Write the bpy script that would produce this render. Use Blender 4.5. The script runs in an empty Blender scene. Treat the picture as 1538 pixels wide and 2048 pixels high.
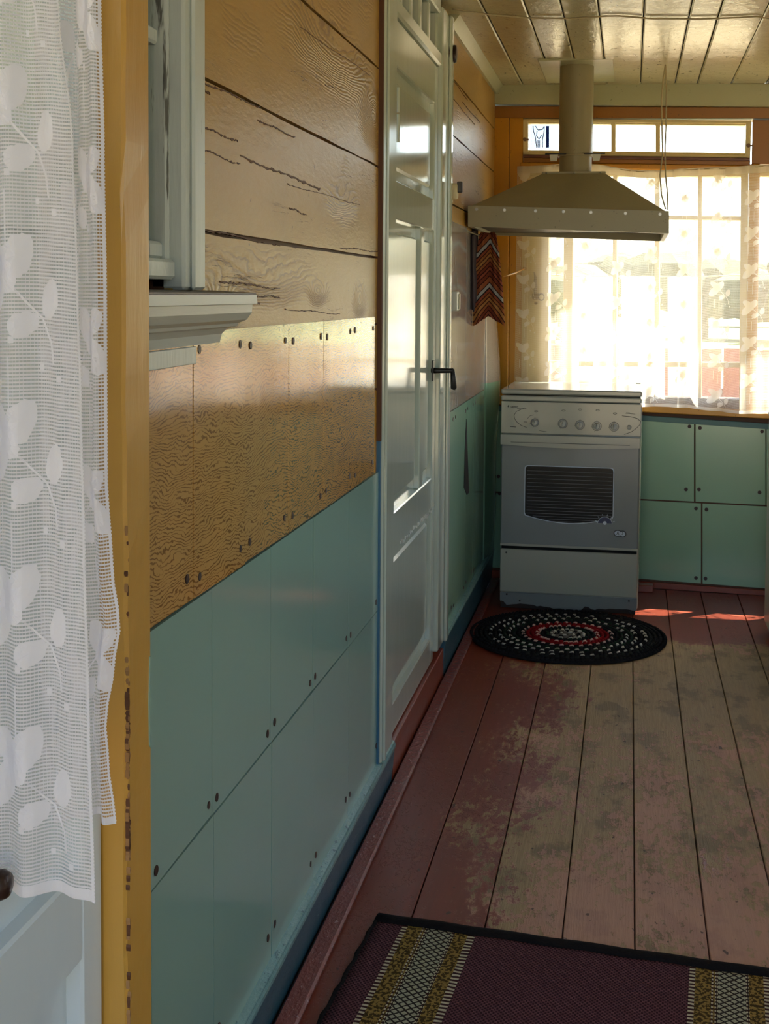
import bpy, bmesh, math, random
from mathutils import Vector, Matrix
random.seed(7)
C = bpy.context.scene.collection
sc = bpy.context.scene
# ------------------------------------------------------------------ camera (a cropped photograph: off-centre principal point)
F, PX, PY = 2600.0, 820.0, 732.0
CAM = Vector((.570, 0, 1.2))
Yc = Vector((1262 - PX, 590 - PY, F)).normalized()
_s = .008
Uc = Vector((_s, -1, -(_s * Yc[0] - Yc[1]) / Yc[2])).normalized()
Xc = Uc.cross(Yc)
if Xc[0] < 0: Xc = -Xc
M3 = Matrix((Xc, Yc, Uc))                                   # (right, down, forward) -> world
def ray(x, y): return M3 @ Vector((x - PX, y - PY, F))
def on(x, y, axis, val):
    r = ray(x, y); return CAM + r * ((val - CAM[axis]) / r[axis])
cd = bpy.data.cameras.new('camera'); cam = bpy.data.objects.new('camera', cd); C.objects.link(cam)
cd.sensor_fit = 'HORIZONTAL'; cd.sensor_width = 36; cd.lens = F * 36 / 1538
cd.shift_x = (769 - PX) / 1538; cd.shift_y = (PY - 1024) / 1538
cd.clip_start = .02; cd.clip_end = 500
cr, cu, cf = M3 @ Vector((1, 0, 0)), M3 @ Vector((0, -1, 0)), M3 @ Vector((0, 0, 1))
mw = Matrix((cr, cu, -cf)).transposed().to_4x4(); mw.translation = CAM
cam.matrix_world = mw
sc.camera = cam
# ------------------------------------------------------------------ light
SUN_DIR = Vector((-.50, -.40, -1.0)).normalized()          # the way the sunlight travels
w = bpy.data.worlds.new('sky'); sc.world = w; w.use_nodes = True
wt = w.node_tree; bg = wt.nodes['Background']
st = wt.nodes.new('ShaderNodeTexSky'); st.sky_type = 'NISHITA'; st.sun_disc = False
st.sun_elevation = math.radians(57); st.sun_rotation = math.radians(50); st.air_density = 1; st.dust_density = 2.5
wt.links.new(st.outputs[0], bg.inputs[0]); bg.inputs[1].default_value = .5
sd = bpy.data.lights.new('sun', 'SUN'); sd.energy = 18; sd.angle = .009; sd.color = (1, .93, .82)
so = bpy.data.objects.new('sun', sd); C.objects.link(so)
so.rotation_euler = SUN_DIR.to_track_quat('-Z', 'Y').to_euler(); so.location = (3, 8, 6)
vs = sc.view_settings; vs.view_transform = 'Standard'; vs.look = 'None'; vs.gamma = 1; vs.use_curve_mapping = False
vs.exposure = 1.2
cy = sc.cycles; cy.max_bounces = 10; cy.diffuse_bounces = 6; cy.glossy_bounces = 5; cy.transmission_bounces = 4
cy.transparent_max_bounces = 16; cy.sample_clamp_indirect = 6; cy.caustics_reflective = False
def portal(name, loc, ax, sx, sy):
    l = bpy.data.lights.new(name, 'AREA'); l.shape = 'RECTANGLE'; l.size = sx; l.size_y = sy; l.cycles.is_portal = True
    o = bpy.data.objects.new(name, l); C.objects.link(o); o.location = loc
    o.rotation_euler = Vector(ax).to_track_quat('-Z', 'Y').to_euler(); return o

# ------------------------------------------------------------------ node helpers
def lin(c):
    return tuple(((v / 255) / 12.92 if v / 255 <= .04045 else ((v / 255 + .055) / 1.055) ** 2.4) for v in c) + (1,)
class N:
    def __init__(s, name):
        s.m = bpy.data.materials.new(name); s.m.use_nodes = True; s.t = s.m.node_tree
        s.b = s.t.nodes['Principled BSDF']; s.out = s.t.nodes['Material Output']
        s.tc = s.t.nodes.new('ShaderNodeTexCoord')
    def put(s, sock, v):
        if isinstance(v, bpy.types.NodeSocket): s.t.links.new(v, sock)
        elif v is not None:
            sock.default_value = v
    def math(s, op, a, b=None, c=None, clamp=False):
        n = s.t.nodes.new('ShaderNodeMath'); n.operation = op; n.use_clamp = clamp
        s.put(n.inputs[0], a)
        if b is not None: s.put(n.inputs[1], b)
        if c is not None: s.put(n.inputs[2], c)
        return n.outputs[0]
    def map(s, vec, scale=(1, 1, 1), loc=(0, 0, 0)):
        n = s.t.nodes.new('ShaderNodeMapping'); s.t.links.new(vec, n.inputs[0])
        n.inputs['Scale'].default_value = scale; n.inputs['Location'].default_value = loc; return n.outputs[0]
    def noise(s, vec, scale, detail=4, rough=.5, dist=0):
        n = s.t.nodes.new('ShaderNodeTexNoise'); s.t.links.new(vec, n.inputs['Vector'])
        n.inputs['Scale'].default_value = scale; n.inputs['Detail'].default_value = detail
        n.inputs['Roughness'].default_value = rough; n.inputs['Distortion'].default_value = dist; return n.outputs[0]
    def mix(s, f, a, b):
        n = s.t.nodes.new('ShaderNodeMix'); n.data_type = 'RGBA'
        s.put(n.inputs[0], f); s.put(n.inputs[6], a); s.put(n.inputs[7], b); return n.outputs[2]
    def ss(s, v, lo, hi):                                  # smooth step
        n = s.t.nodes.new('ShaderNodeMapRange'); n.interpolation_type = 'SMOOTHSTEP'
        s.put(n.inputs[0], v); n.inputs[1].default_value = lo; n.inputs[2].default_value = hi; return n.outputs[0]
    def sep(s, vec):
        n = s.t.nodes.new('ShaderNodeSeparateXYZ'); s.t.links.new(vec, n.inputs[0]); return n.outputs
    def bump(s, h, strength=.3, dist=.002, prev=None):
        n = s.t.nodes.new('ShaderNodeBump'); s.put(n.inputs['Height'], h)
        n.inputs['Strength'].default_value = strength; n.inputs['Distance'].default_value = dist
        if prev is not None: s.t.links.new(prev, n.inputs['Normal'])
        return n.outputs[0]
    def fin(s, col, rough, normal=None, spec=.5, coat=0, metal=0):
        s.put(s.b.inputs['Base Color'], col); s.put(s.b.inputs['Roughness'], rough)
        s.b.inputs['Specular IOR Level'].default_value = spec; s.b.inputs['Metallic'].default_value = metal
        s.b.inputs['Coat Weight'].default_value = coat; s.b.inputs['Coat Roughness'].default_value = .08
        if normal is not None: s.t.links.new(normal, s.b.inputs['Normal'])
        return s.m
    def rand(s):
        n = s.t.nodes.new('ShaderNodeObjectInfo'); return n.outputs['Random']
def scl(c, k): return tuple(min(1, v * k) for v in c[:3]) + (1,)
def paint(name, rgb, rough=.3, var=.12, bstr=.15, bscale=30, stretch=(1, 1, 1), chips_sheen=None, coat=0, fine=None, spec=.5, specks=.0):
    n = N(name); v = n.map(n.tc.outputs['Object'], stretch); c = lin(rgb)
    nz = n.noise(v, bscale, 5, .6); big = n.noise(v, 3, 3)
    col = n.mix(n.math('ADD', n.math('MULTIPLY', nz, .4), n.math('MULTIPLY', big, .6)), scl(c, 1 - var), scl(c, 1 + var))
    if chips_sheen:
        cn = n.noise(v, chips_sheen[2], 6, .65); m = n.ss(cn, chips_sheen[1], chips_sheen[1] + .03); col = n.mix(m, col, lin(chips_sheen[0]))
    if specks:
        sp = n.ss(n.noise(n.tc.outputs['Object'], 95, 2), .70, .73); col = n.mix(n.math('MULTIPLY', sp, specks), col, lin((50, 38, 25)))
    nm = n.bump(nz, bstr, .003)
    if fine: nm = n.bump(n.noise(n.tc.outputs['Object'], fine[0], 3), fine[1], .001, nm)
    return n.fin(col, rough, nm, spec, coat)

# knots given in (Y, z); field lines round them are the growth rings
def wall_wood(name, rgb, knots, rough=.34, grain=.7, axis='Y'):
    n = N(name); o = n.tc.outputs['Object']; x, y, z = n.sep(o)
    u = y if axis == 'Y' else x
    c = lin(rgb); f = z; msk = None
    for ky, kz, ry, rz, A in knots:
        du = n.math('DIVIDE', n.math('SUBTRACT', u, ky), ry); dz = n.math('DIVIDE', n.math('SUBTRACT', z, kz), rz)
        d2 = n.math('ADD', n.math('MULTIPLY', du, du), n.math('MULTIPLY', dz, dz))
        e = n.math('EXPONENT', n.math('MULTIPLY', d2, -1.0))
        f = n.math('ADD', f, n.math('MULTIPLY', e, A))
        e2 = n.math('EXPONENT', n.math('MULTIPLY', d2, -.35))
        msk = e2 if msk is None else n.math('MAXIMUM', msk, e2)
    ns = n.noise(n.map(o, (1, 1.2, 3)), 4, 4, .55)
    f = n.math('ADD', f, n.math('MULTIPLY', ns, .05))
    rings = n.math('SINE', n.math('MULTIPLY', f, 780.0))
    patch = n.ss(n.noise(n.map(o, (1, 1, 1.6)), 2.6, 2), .54, .66)
    msk = n.math('MAXIMUM', n.math('MULTIPLY', msk, 1.1), n.math('MULTIPLY', patch, .5))
    msk = n.ss(msk, .25, .7)
    # long cracks
    cr = n.noise(n.map(o, (1, 1.3, 34)), 1.0, 5, .62, .4)
    crack = n.ss(n.math('ABSOLUTE', n.math('SUBTRACT', cr, .5)), .006, .0)
    cm = n.ss(n.noise(n.map(o, (1, 1.1, 7), (0, 3, 1)), 1.7, 2), .56, .62)
    crack = n.math('MULTIPLY', crack, cm)
    dark = n.ss(rings, .55, 1.0)
    dark = n.math('MULTIPLY', n.math('MULTIPLY', dark, msk), .62)
    base = n.mix(n.noise(n.map(o, (1, 2, 4)), 3, 5), scl(c, .86), scl(c, 1.12))
    spk = n.ss(n.noise(o, 60, 2), .74, .76)
    col = n.mix(dark, base, lin((105, 66, 22)))
    col = n.mix(n.math('MAXIMUM', n.math('MULTIPLY', crack, .95), n.math('MULTIPLY', spk, .7)), col, lin((66, 34, 12)))
    h = n.math('SUBTRACT', n.math('MULTIPLY', n.math('MULTIPLY', rings, msk), -.5), n.math('MULTIPLY', crack, 3))
    nm = n.bump(h, grain * .6, .0014)
    nm = n.bump(n.noise(n.map(o, (1, 4, 14)), 7, 5, .6), .35, .003, nm)
    return n.fin(col, rough, nm, .32, 0)
def faux_wood(name, light, darkc, rough=.12, soft=0):
    n = N(name); o = n.tc.outputs['Object']; x, y, z = n.sep(o)
    ns = n.noise(n.map(o, (1, 9, 20)), 1.0, 4, .65, .6); nb = n.noise(n.map(o, (1, 3, 5)), 1.2, 3)
    nc = n.noise(n.map(o, (1, 30, 60)), 1.0, 3, .6)
    f = n.math('ADD', n.math('ADD', z, n.math('MULTIPLY', ns, .034)), n.math('ADD', n.math('MULTIPLY', nb, .10), n.math('MULTIPLY', nc, .008)))
    r = n.math('SINE', n.math('MULTIPLY', f, 1250.0))
    frag = n.noise(n.map(o, (1, 22, 70)), 1.0, 4, .6)
    l = n.ss(n.math('ADD', r, n.math('MULTIPLY', n.math('SUBTRACT', frag, .5), 2.2)), .3, 1.0)
    c = lin(light); base = n.mix(n.noise(n.map(o, (1, 3, 3)), 2, 3), scl(c, .9), scl(c, 1.1))
    col = n.mix(n.math('MULTIPLY', l, .78 if not soft else soft), base, lin(darkc))
    nm = n.bump(n.noise(n.map(o, (1, 1, .6)), 7, 2), .22, .006)
    return n.fin(col, rough, nm, .5, .25)
def flat(name, rgb, rough=.5, metal=0, spec=.5, coat=0):
    n = N(name); c = lin(rgb); nz = n.noise(n.tc.outputs['Object'], 22, 4)
    return n.fin(n.mix(nz, scl(c, .88), scl(c, 1.12)), rough, None, spec, coat, metal)
def glassmat(name, tint=(1, 1, 1, 1), refl=1.0):
    n = N(name); t = n.t; t.nodes.remove(n.b)
    tr = t.nodes.new('ShaderNodeBsdfTransparent'); tr.inputs[0].default_value = tint
    gl = t.nodes.new('ShaderNodeBsdfGlossy'); gl.inputs['Roughness'].default_value = .03
    fr = t.nodes.new('ShaderNodeFresnel'); fr.inputs[0].default_value = 1.5
    t.links.new(n.bump(n.noise(n.tc.outputs['Object'], 6, 2), .08, .01), gl.inputs['Normal'])
    mx = t.nodes.new('ShaderNodeMixShader'); ge = t.nodes.new('ShaderNodeNewGeometry'); t.links.new(n.math('MULTIPLY', n.math('MULTIPLY', fr.outputs[0], refl), n.math('SUBTRACT', 1.0, ge.outputs['Backfacing'])), mx.inputs[0])
    t.links.new(tr.outputs[0], mx.inputs[1]); t.links.new(gl.outputs[0], mx.inputs[2]); t.links.new(mx.outputs[0], n.out.inputs[0])
    return n.m
def cloth(name, rgb, alpha_net, p=.0028, pv=.0028, fill=.42, veil=.06):
    n = N(name); t = n.t; t.nodes.remove(n.b)
    d = t.nodes.new('ShaderNodeBsdfDiffuse'); d.inputs[0].default_value = lin(rgb)
    l = t.nodes.new('ShaderNodeBsdfTranslucent'); l.inputs[0].default_value = lin(rgb)
    m1 = t.nodes.new('ShaderNodeMixShader'); m1.inputs[0].default_value = .6
    t.links.new(d.outputs[0], m1.inputs[1]); t.links.new(l.outputs[0], m1.inputs[2])
    if not alpha_net:
        tr = t.nodes.new('ShaderNodeBsdfTransparent'); m3 = t.nodes.new('ShaderNodeMixShader'); m3.inputs[0].default_value = veil
        t.links.new(m1.outputs[0], m3.inputs[1]); t.links.new(tr.outputs[0], m3.inputs[2]); t.links.new(m3.outputs[0], n.out.inputs[0]); return n.m
    u, v, _ = n.sep(n.tc.outputs['UV'])
    fv = n.math('FRACT', n.math('DIVIDE', v, pv)); fu = n.math('FRACT', n.math('DIVIDE', u, p))
    hole = n.math('MULTIPLY', n.math('GREATER_THAN', fv, fill), n.math('GREATER_THAN', fu, .14))
    tr = t.nodes.new('ShaderNodeBsdfTransparent'); m2 = t.nodes.new('ShaderNodeMixShader')
    t.links.new(n.math('MULTIPLY', hole, .86), m2.inputs[0]); t.links.new(m1.outputs[0], m2.inputs[1]); t.links.new(tr.outputs[0], m2.inputs[2])
    t.links.new(m2.outputs[0], n.out.inputs[0]); return n.m

# ------------------------------------------------------------------ mesh helpers
class Fr:                                                  # a flat working frame: u, v in the plane, n out of it
    def __init__(s, O, U, V, Nn): s.O, s.U, s.V, s.N = Vector(O), Vector(U), Vector(V), Vector(Nn)
    def p(s, u, v, n=0): return s.O + s.U * u + s.V * v + s.N * n
    def px(s, x, y, n=0):                                  # photograph point on the plane at height n -> (u, v)
        r = ray(x, y); k = (s.p(0, 0, n) - CAM).dot(s.N) / r.dot(s.N); q = CAM + r * k - s.O
        return (q.dot(s.U), q.dot(s.V))
LW = Fr((0, 0, 0), (0, 1, 0), (0, 0, 1), (1, 0, 0))
TH = math.radians(5.5)
FW = Fr((0, 5.44, 0), (math.cos(TH), -math.sin(TH), 0), (0, 0, 1), (-math.sin(TH), -math.cos(TH), 0))
FL = Fr((0, 0, 0), (1, 0, 0), (0, 1, 0), (0, 0, 1))
def prism(bm, fr, poly, n0, n1, bev=0, hole=None, mi=0):
    vs = [bm.verts.new(fr.p(u, v, n1)) for u, v in poly]; lo = [bm.verts.new(fr.p(u, v, n0)) for u, v in poly]
    k = len(poly); fs = [bm.faces.new(vs), bm.faces.new(lo[::-1])]
    for i in range(k): fs.append(bm.faces.new((vs[i], lo[i], lo[(i + 1) % k], vs[(i + 1) % k])))
    for f in fs: f.material_index = mi
    bmesh.ops.recalc_face_normals(bm, faces=fs)
    if bev:
        es = [e for e in {e for f in fs for e in f.edges}]
        bmesh.ops.bevel(bm, geom=es, offset=bev, segments=1, affect='EDGES', profile=.5, clamp_overlap=True)
def rect(u0, v0, u1, v1): return [(u0, v0), (u1, v0), (u1, v1), (u0, v1)]
def obj(name, bm, m, parent=None, smooth=False, kind=None, label=None, loc=None):
    me = bpy.data.meshes.new(name); bm.to_mesh(me); bm.free()
    for mm in (m if isinstance(m, (list, tuple)) else [m]): me.materials.append(mm)
    if smooth:
        for p in me.polygons: p.use_smooth = True
    o = bpy.data.objects.new(name, me); C.objects.link(o)
    if parent is not None:
        o.parent = parent
        if parent.matrix_world != Matrix() or True: o.matrix_parent_inverse = root_mat(parent).inverted()
    if kind: o['kind'] = kind
    if label: o['label'] = label
    return o
def root_mat(o):
    m = Matrix.Translation(o.location) @ o.rotation_euler.to_matrix().to_4x4()
    if o.parent: m = root_mat(o.parent) @ o.matrix_parent_inverse @ m
    return m
def box(name, fr, r, n0, n1, m, parent=None, bev=.002, **k):
    bm = bmesh.new(); prism(bm, fr, r, n0, n1, bev); return obj(name, bm, m, parent, **k)
def quad(fr, pts, n=0): return [fr.px(x, y, n) for x, y in pts]
def thing(name, label, cat, loc, group=None):
    o = bpy.data.objects.new(name, None); C.objects.link(o); o.location = loc; o.empty_display_size = .05
    o['label'] = label; o['category'] = cat
    if group: o['group'] = group
    return o
def tag(o, label, cat, group=None):
    o['label'] = label; o['category'] = cat
    if group: o['group'] = group
    return o
def struct(name, loc=(0, 0, 0)):
    o = bpy.data.objects.new(name, None); C.objects.link(o); o['kind'] = 'structure'; o.location = loc; return o
def tube(bm, pts, r, seg=8, caps=True, mi=0):
    pts = [Vector(p) for p in pts]; rs = r if isinstance(r, (list, tuple)) else [r] * len(pts); rings = []
    up = None
    for i, p in enumerate(pts):
        d = (pts[min(i + 1, len(pts) - 1)] - pts[max(i - 1, 0)]).normalized()
        if up is None: up = d.orthogonal().normalized()
        up = (up - d * up.dot(d)); up = up.normalized() if up.length > 1e-6 else d.orthogonal().normalized()
        b = d.cross(up)
        rings.append([bm.verts.new(p + (up * math.cos(a) + b * math.sin(a)) * rs[i]) for a in [2 * math.pi * k / seg for k in range(seg)]])
    for i in range(len(rings) - 1):
        for k in range(seg):
            bm.faces.new((rings[i][k], rings[i][(k + 1) % seg], rings[i + 1][(k + 1) % seg], rings[i + 1][k])).material_index = mi
    if caps:
        bm.faces.new(rings[0][::-1]).material_index = mi; bm.faces.new(rings[-1]).material_index = mi
def disc(bm, fr, u, v, n0, n1, r, seg=14, ry=None, mi=0):
    ry = ry or r
    prism(bm, fr, [(u + r * math.cos(2 * math.pi * k / seg), v + ry * math.sin(2 * math.pi * k / seg)) for k in range(seg)], n0, n1, 0, mi=mi)
def blob(bm, c, r, rz=None, sub=2, jit=0, mi=0):
    g = bmesh.ops.create_icosphere(bm, subdivisions=sub, radius=1)
    for v in g['verts']:
        k = 1 + random.uniform(-jit, jit); v.co = Vector((v.co.x * r * k, v.co.y * r * k, v.co.z * (rz or r) * k)) + Vector(c)

# ------------------------------------------------------------------ materials
KN = [(2.86, 1.585, .11, .045, .14), (2.45, 1.66, .25, .05, .05), (2.35, 1.20, .06, .02, .05), (2.72, 1.18, .05, .03, .07), (1.77, 1.16, .06, .05, .08), (2.0, 1.22, .22, .03, .03), (2.55, 1.38, .1, .03, .03)]
OCHRE = (174, 138, 68)
M = {}
M['ochre'] = wall_wood('ochre_boards', OCHRE, KN)
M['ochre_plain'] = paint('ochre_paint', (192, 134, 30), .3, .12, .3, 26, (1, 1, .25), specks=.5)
M['ochre_backlit'] = paint('ochre_paint_backlit', (146, 94, 24), .36, .14, .3, 26, (1, 1, .25), specks=.5)  # ochre darkened in colour for the backlit shade of the far boards
M['brown'] = flat('brown_gap', (84, 48, 20), .6)
M['post'] = paint('post_paint', (190, 146, 66), .3, .12, .35, 34, (1, 1, .16), chips_sheen=((92, 62, 40), .74, 22))
M['faux'] = faux_wood('printed_oak', (196, 152, 88), (108, 70, 30))
M['faux_grey'] = faux_wood('printed_grey', (168, 160, 152), (132, 124, 118), .14, .35)
M['turq'] = paint('turquoise_paint', (140, 174, 164), .16, .05, .12, 5, coat=.15, fine=(240, .03), specks=.0)
M['turq_g'] = paint('turquoise_green_paint', (136, 176, 150), .2, .06, .1, 5, coat=.2, fine=(240, .03), specks=.0)
M['blue'] = paint('blue_paint', (46, 88, 104), .38, .15, .5, 60, (1, .3, 1), chips_sheen=((120, 160, 165), .70, 45))
M['ledge'] = paint('ledge_paint', (118, 160, 160), .32, .2, 1.0, 70, (1, .5, 1), chips_sheen=((75, 110, 118), .60, 70))
M['white'] = paint('white_paint', (186, 196, 184), .12, .05, .16, 30, (1, 1, .12), coat=.4)
M['doorleaf'] = M['white']
M['whitewd'] = paint('white_old_paint', (196, 204, 200), .35, .12, .9, 30, (1, 1, .08), chips_sheen=((96, 96, 90), .62, 30))
M['leafdoor'] = paint('porch_door_white', (196, 208, 214), .3, .05, .25, 24, (1, 1, .15))
M['mould'] = paint('mould_white', (196, 200, 194), .35, .06, .3, 24, (1, .12, 1), chips_sheen=((110, 104, 92), .76, 26))
M['nail'] = flat('nail_dark', (52, 30, 24), .5)
M['red'] = paint('red_floor_paint', (128, 56, 36), .3, .12, .3, 40)
M['maroon'] = paint('maroon_strip', (126, 62, 56), .26, .2, 1.0, 90, (1, .6, 1), chips_sheen=((170, 120, 120), .62, 90))  # pinkish flecks put the strip's sheen into its colour
M['cream'] = paint('cream_green_paint', (176, 178, 146), .3, .06, .3, 20, (1, 1, 1), specks=.4)
M['ceil'] = paint('ceiling_paint', (188, 180, 146), .2, .07, 1.0, 26, (1, .6, 1), chips_sheen=((92, 72, 40), .64, 42), specks=.9, coat=.05)
M['sash'] = paint('sash_paint', (222, 206, 154), .35, .08, .3, 26)
M['hood'] = paint('hood_paint', (144, 137, 110), .4, .07, .12, 14, specks=.35)
M['black'] = flat('black_metal', (26, 23, 20), .45)
M['dark'] = flat('dark_void', (14, 12, 10), .9)
M['steel'] = flat('steel', (150, 148, 142), .35, .9)
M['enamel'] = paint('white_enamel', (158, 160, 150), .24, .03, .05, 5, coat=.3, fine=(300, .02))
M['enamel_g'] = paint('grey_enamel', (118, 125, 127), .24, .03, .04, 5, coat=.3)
M['knob'] = flat('knob_plastic', (176, 176, 166), .35)
M['print'] = flat('print_grey', (60, 62, 62), .6)
M['ovenglass'] = flat('oven_glass', (7, 7, 9), .22, spec=.25)
M['rackline'] = flat('rack_line', (120, 122, 128), .5)
M['bluepr'] = flat('blue_print', (28, 40, 80), .2, coat=.4)
M['whitepr'] = flat('white_print', (190, 200, 214), .5)
M['glass'] = glassmat('window_glass', (.97, .99, .97, 1))
M['lace'] = cloth('lace_net', (236, 236, 242), True, fill=.5)
M['lace_far'] = cloth('window_lace_net', (222, 216, 204), True, fill=.34)
M['leaf'] = cloth('lace_leaf', (244, 244, 250), False)
M['leaf_far'] = cloth('sprig_leaf', (250, 246, 238), False, veil=.22)
M['plastic'] = flat('cream_plastic', (205, 196, 165), .4)
M['cable'] = flat('cable_brown', (84, 46, 26), .5)
M['cord'] = flat('cord_beige', (176, 164, 132), .6)
M['cordb'] = flat('cord_blue', (120, 150, 170), .6)
M['rust'] = flat('rusty_hook', (120, 96, 74), .55, .3)
M['handle'] = flat('dark_handle', (44, 28, 24), .3, .3)
M['grey_towel'] = flat('grey_cloth', (72, 62, 66), .9)
M['plaster'] = flat('plaster', (150, 146, 134), .9)
M['bind'] = paint('black_binding', (26, 22, 22), .9, .3, .8, 160, spec=.1)

# floor boards: red-brown paint worn to olive grey wood in the walked area
def floor_mat():
    n = N('worn_floor'); o = n.tc.outputs['Object']; x, y, z = n.sep(o)
    rnd = n.rand()
    gr = n.noise(n.map(o, (60, 3, 1)), 1.0, 5, .65)
    fibre = n.noise(n.map(o, (210, 9, 1)), 1.0, 4, .7)
    big = n.noise(n.map(o, (4.2, 2.0, 1)), 1.0, 3, .5, .5)
    mott = n.noise(n.map(o, (60, 26, 1), (3, 1, 0)), 1.0, 6, .72)
    mott2 = n.noise(n.map(o, (26, 9, 1), (8, 3, 0)), 1.0, 5, .7)
    yb = n.ss(y, 4.66, 4.42)
    wv = n.math('ADD', n.math('MULTIPLY', n.math('SUBTRACT', big, .5), 1.5), n.math('MULTIPLY', n.ss(x, .10, .56), .82))
    wv = n.math('ADD', wv, n.math('MULTIPLY', n.math('SUBTRACT', mott, .5), 1.5))
    wv = n.math('ADD', wv, n.math('MULTIPLY', n.math('SUBTRACT', mott2, .5), .8))
    wv = n.math('ADD', wv, n.math('MULTIPLY', n.math('SUBTRACT', rnd, .5), .25))
    wv = n.math('SUBTRACT', wv, n.math('MULTIPLY', n.math('SUBTRACT', 1.0, yb), .9))
    wear = n.ss(wv, .36, .43)
    red = n.mix(gr, lin((98, 38, 22)), lin((128, 54, 34)))
    wood = n.mix(n.math('ADD', n.math('MULTIPLY', gr, .4), n.math('MULTIPLY', fibre, .6)), lin((84, 64, 42)), lin((196, 168, 122)))
    grime = n.ss(n.noise(n.map(o, (5, 3, 1), (7, 2, 0)), 2.2, 6, .65), .50, .60)
    wood = n.mix(n.math('MULTIPLY', grime, .5), wood, lin((78, 64, 42)))
    pk0 = n.math('ADD', n.math('MULTIPLY', n.math('SUBTRACT', n.noise(n.map(o, (7, 3, 1), (1, 5, 2)), 1.0, 3), .5), 1.2), n.math('MULTIPLY', n.math('SUBTRACT', mott, .5), -1.6))
    pink = n.ss(n.math('ADD', pk0, n.math('MULTIPLY', n.ss(y, 4.1, 2.6), .28)), .20, .27)
    wood = n.mix(n.math('MULTIPLY', pink, .62), wood, lin((186, 134, 120)))
    edge = n.math('MULTIPLY', n.ss(wv, .24, .33), .45)
    col = n.mix(edge, red, lin((140, 84, 62))); col = n.mix(wear, col, wood)
    sp = n.ss(n.noise(n.map(o, (1, .6, 1)), 48, 2), .71, .74); col = n.mix(n.math('MULTIPLY', sp, .8), col, lin((44, 24, 16)))
    rough = n.math('ADD', n.math('MULTIPLY', wear, .2), .38)
    h = n.math('ADD', n.math('MULTIPLY', fibre, n.math('ADD', wear, .15)), n.math('ADD', n.math('MULTIPLY', wear, -.5), n.math('MULTIPLY', pink, .5)))
    nm = n.bump(h, .7, .0018)
    return n.fin(col, rough, nm, .35)
M['floor'] = floor_mat()

# ================================================================== FLOOR
floor = struct('floor')
box('subfloor', FL, rect(-.1, -1.6, 2.1, 5.5), -.1, -.03, M['brown'], floor, 0)
joints = [.02 + .0, .174, .317, .464, .598, .732, .87, 1.015, 1.16, 1.305, 1.45, 1.60, 1.74, 1.88, 2.05]
for i in range(len(joints) - 1):
    a, b = joints[i] + .0012, joints[i + 1] - .0012
    box('floorboard', FL, [(a, 1.1), (b, 1.1), (b - .002, 5.42 - b * .09), (a - .002, 5.42 - a * .09)], -.028, random.uniform(-.0012, 0), M['floor'], floor, .0016)
for i in range(15):
    a = -.04 + i * .14; box('porch_board', FL, rect(a + .001, -1.5, a + .139, 1.09), -.028, 0, M['floor'], floor, .0015)
# narrow maroon strip lying along the left wall, red board along the far wall
box('trim_1', FL, [(.016, 1.3), (.056, 1.3), (.048, 5.38), (.014, 5.38)], 0, .012, M['maroon'], None, .004, kind='structure')

# ================================================================== LEFT WALL
wl = struct('wall_left')
bt = .05
D0, D1 = 3.02, 3.95                                       # door opening
W0, W1 = 1.27, LW.px(345, 450)[0]                                        # window opening
box('wall_core', LW, rect(1.25, 0, W1, 1.19), -bt, -.012, M['brown'], wl, 0)
box('wall_core', LW, rect(W1, 0, D0, 2.12), -bt, -.012, M['brown'], wl, 0)
box('wall_core', LW, rect(D1, 0, 5.46, 2.12), -bt, -.012, M['brown'], wl, 0)
zj = [.98, 1.13, 1.281, 1.486, 1.706, 1.883, 2.11]
for i in range(len(zj) - 1):
    z0, z1 = zj[i] + .0022, zj[i + 1] - .0022
    for (y0, y1) in ((1.25, W1) if z1 < 1.2 else (None, None), (W1 + .002, D0), (D1, 5.45)):
        if y0 is None: continue
        k = 14; pts = []
        for j in range(k + 1): pts.append((y0 + (y1 - y0) * j / k, z0 + random.uniform(-.0008, .0016)))
        for j in range(k + 1): pts.append((y1 - (y1 - y0) * j / k, z1 + random.uniform(-.0022, .0008)))
        bm = bmesh.new(); prism(bm, LW, pts, -.014, random.uniform(-.001, 0), 0)
        obj('board', bm, M['ochre'], wl)
# boards left of the door go on below beside the printed panels
box('board', LW, rect(2.90, .45, D0, .978), -.014, -.0005, M['ochre_plain'], wl, .002)
def crack(pts, wdt, frm=LW, n=.0006):
    bm = bmesh.new(); k = len(pts)
    top = [(u, v + wdt * random.uniform(.15, 1) * abs(math.sin(i * .9 + wdt * 900)) ** .4) for i, (u, v) in enumerate(pts)]
    bot = [(u, v - wdt * random.uniform(.1, 1) * abs(math.sin(i * .9 + wdt * 900)) ** .4) for i, (u, v) in enumerate(pts)]
    prism(bm, frm, bot + top[::-1], -.004, n)
    return bm
def crackline(x0, y0, x1, y1, wdt, k=44, jit=.0007):
    a, b = LW.px(x0, y0), LW.px(x1, y1)
    ph = random.uniform(0, 6); pts = [(a[0] + (b[0] - a[0]) * i / k, a[1] + (b[1] - a[1]) * i / k + .0012 * math.sin(i * .21 + ph) + random.uniform(-jit, jit)) for i in range(k + 1)]
    obj('crack', crack(pts, wdt * .8), M['brown'], wl)
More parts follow.
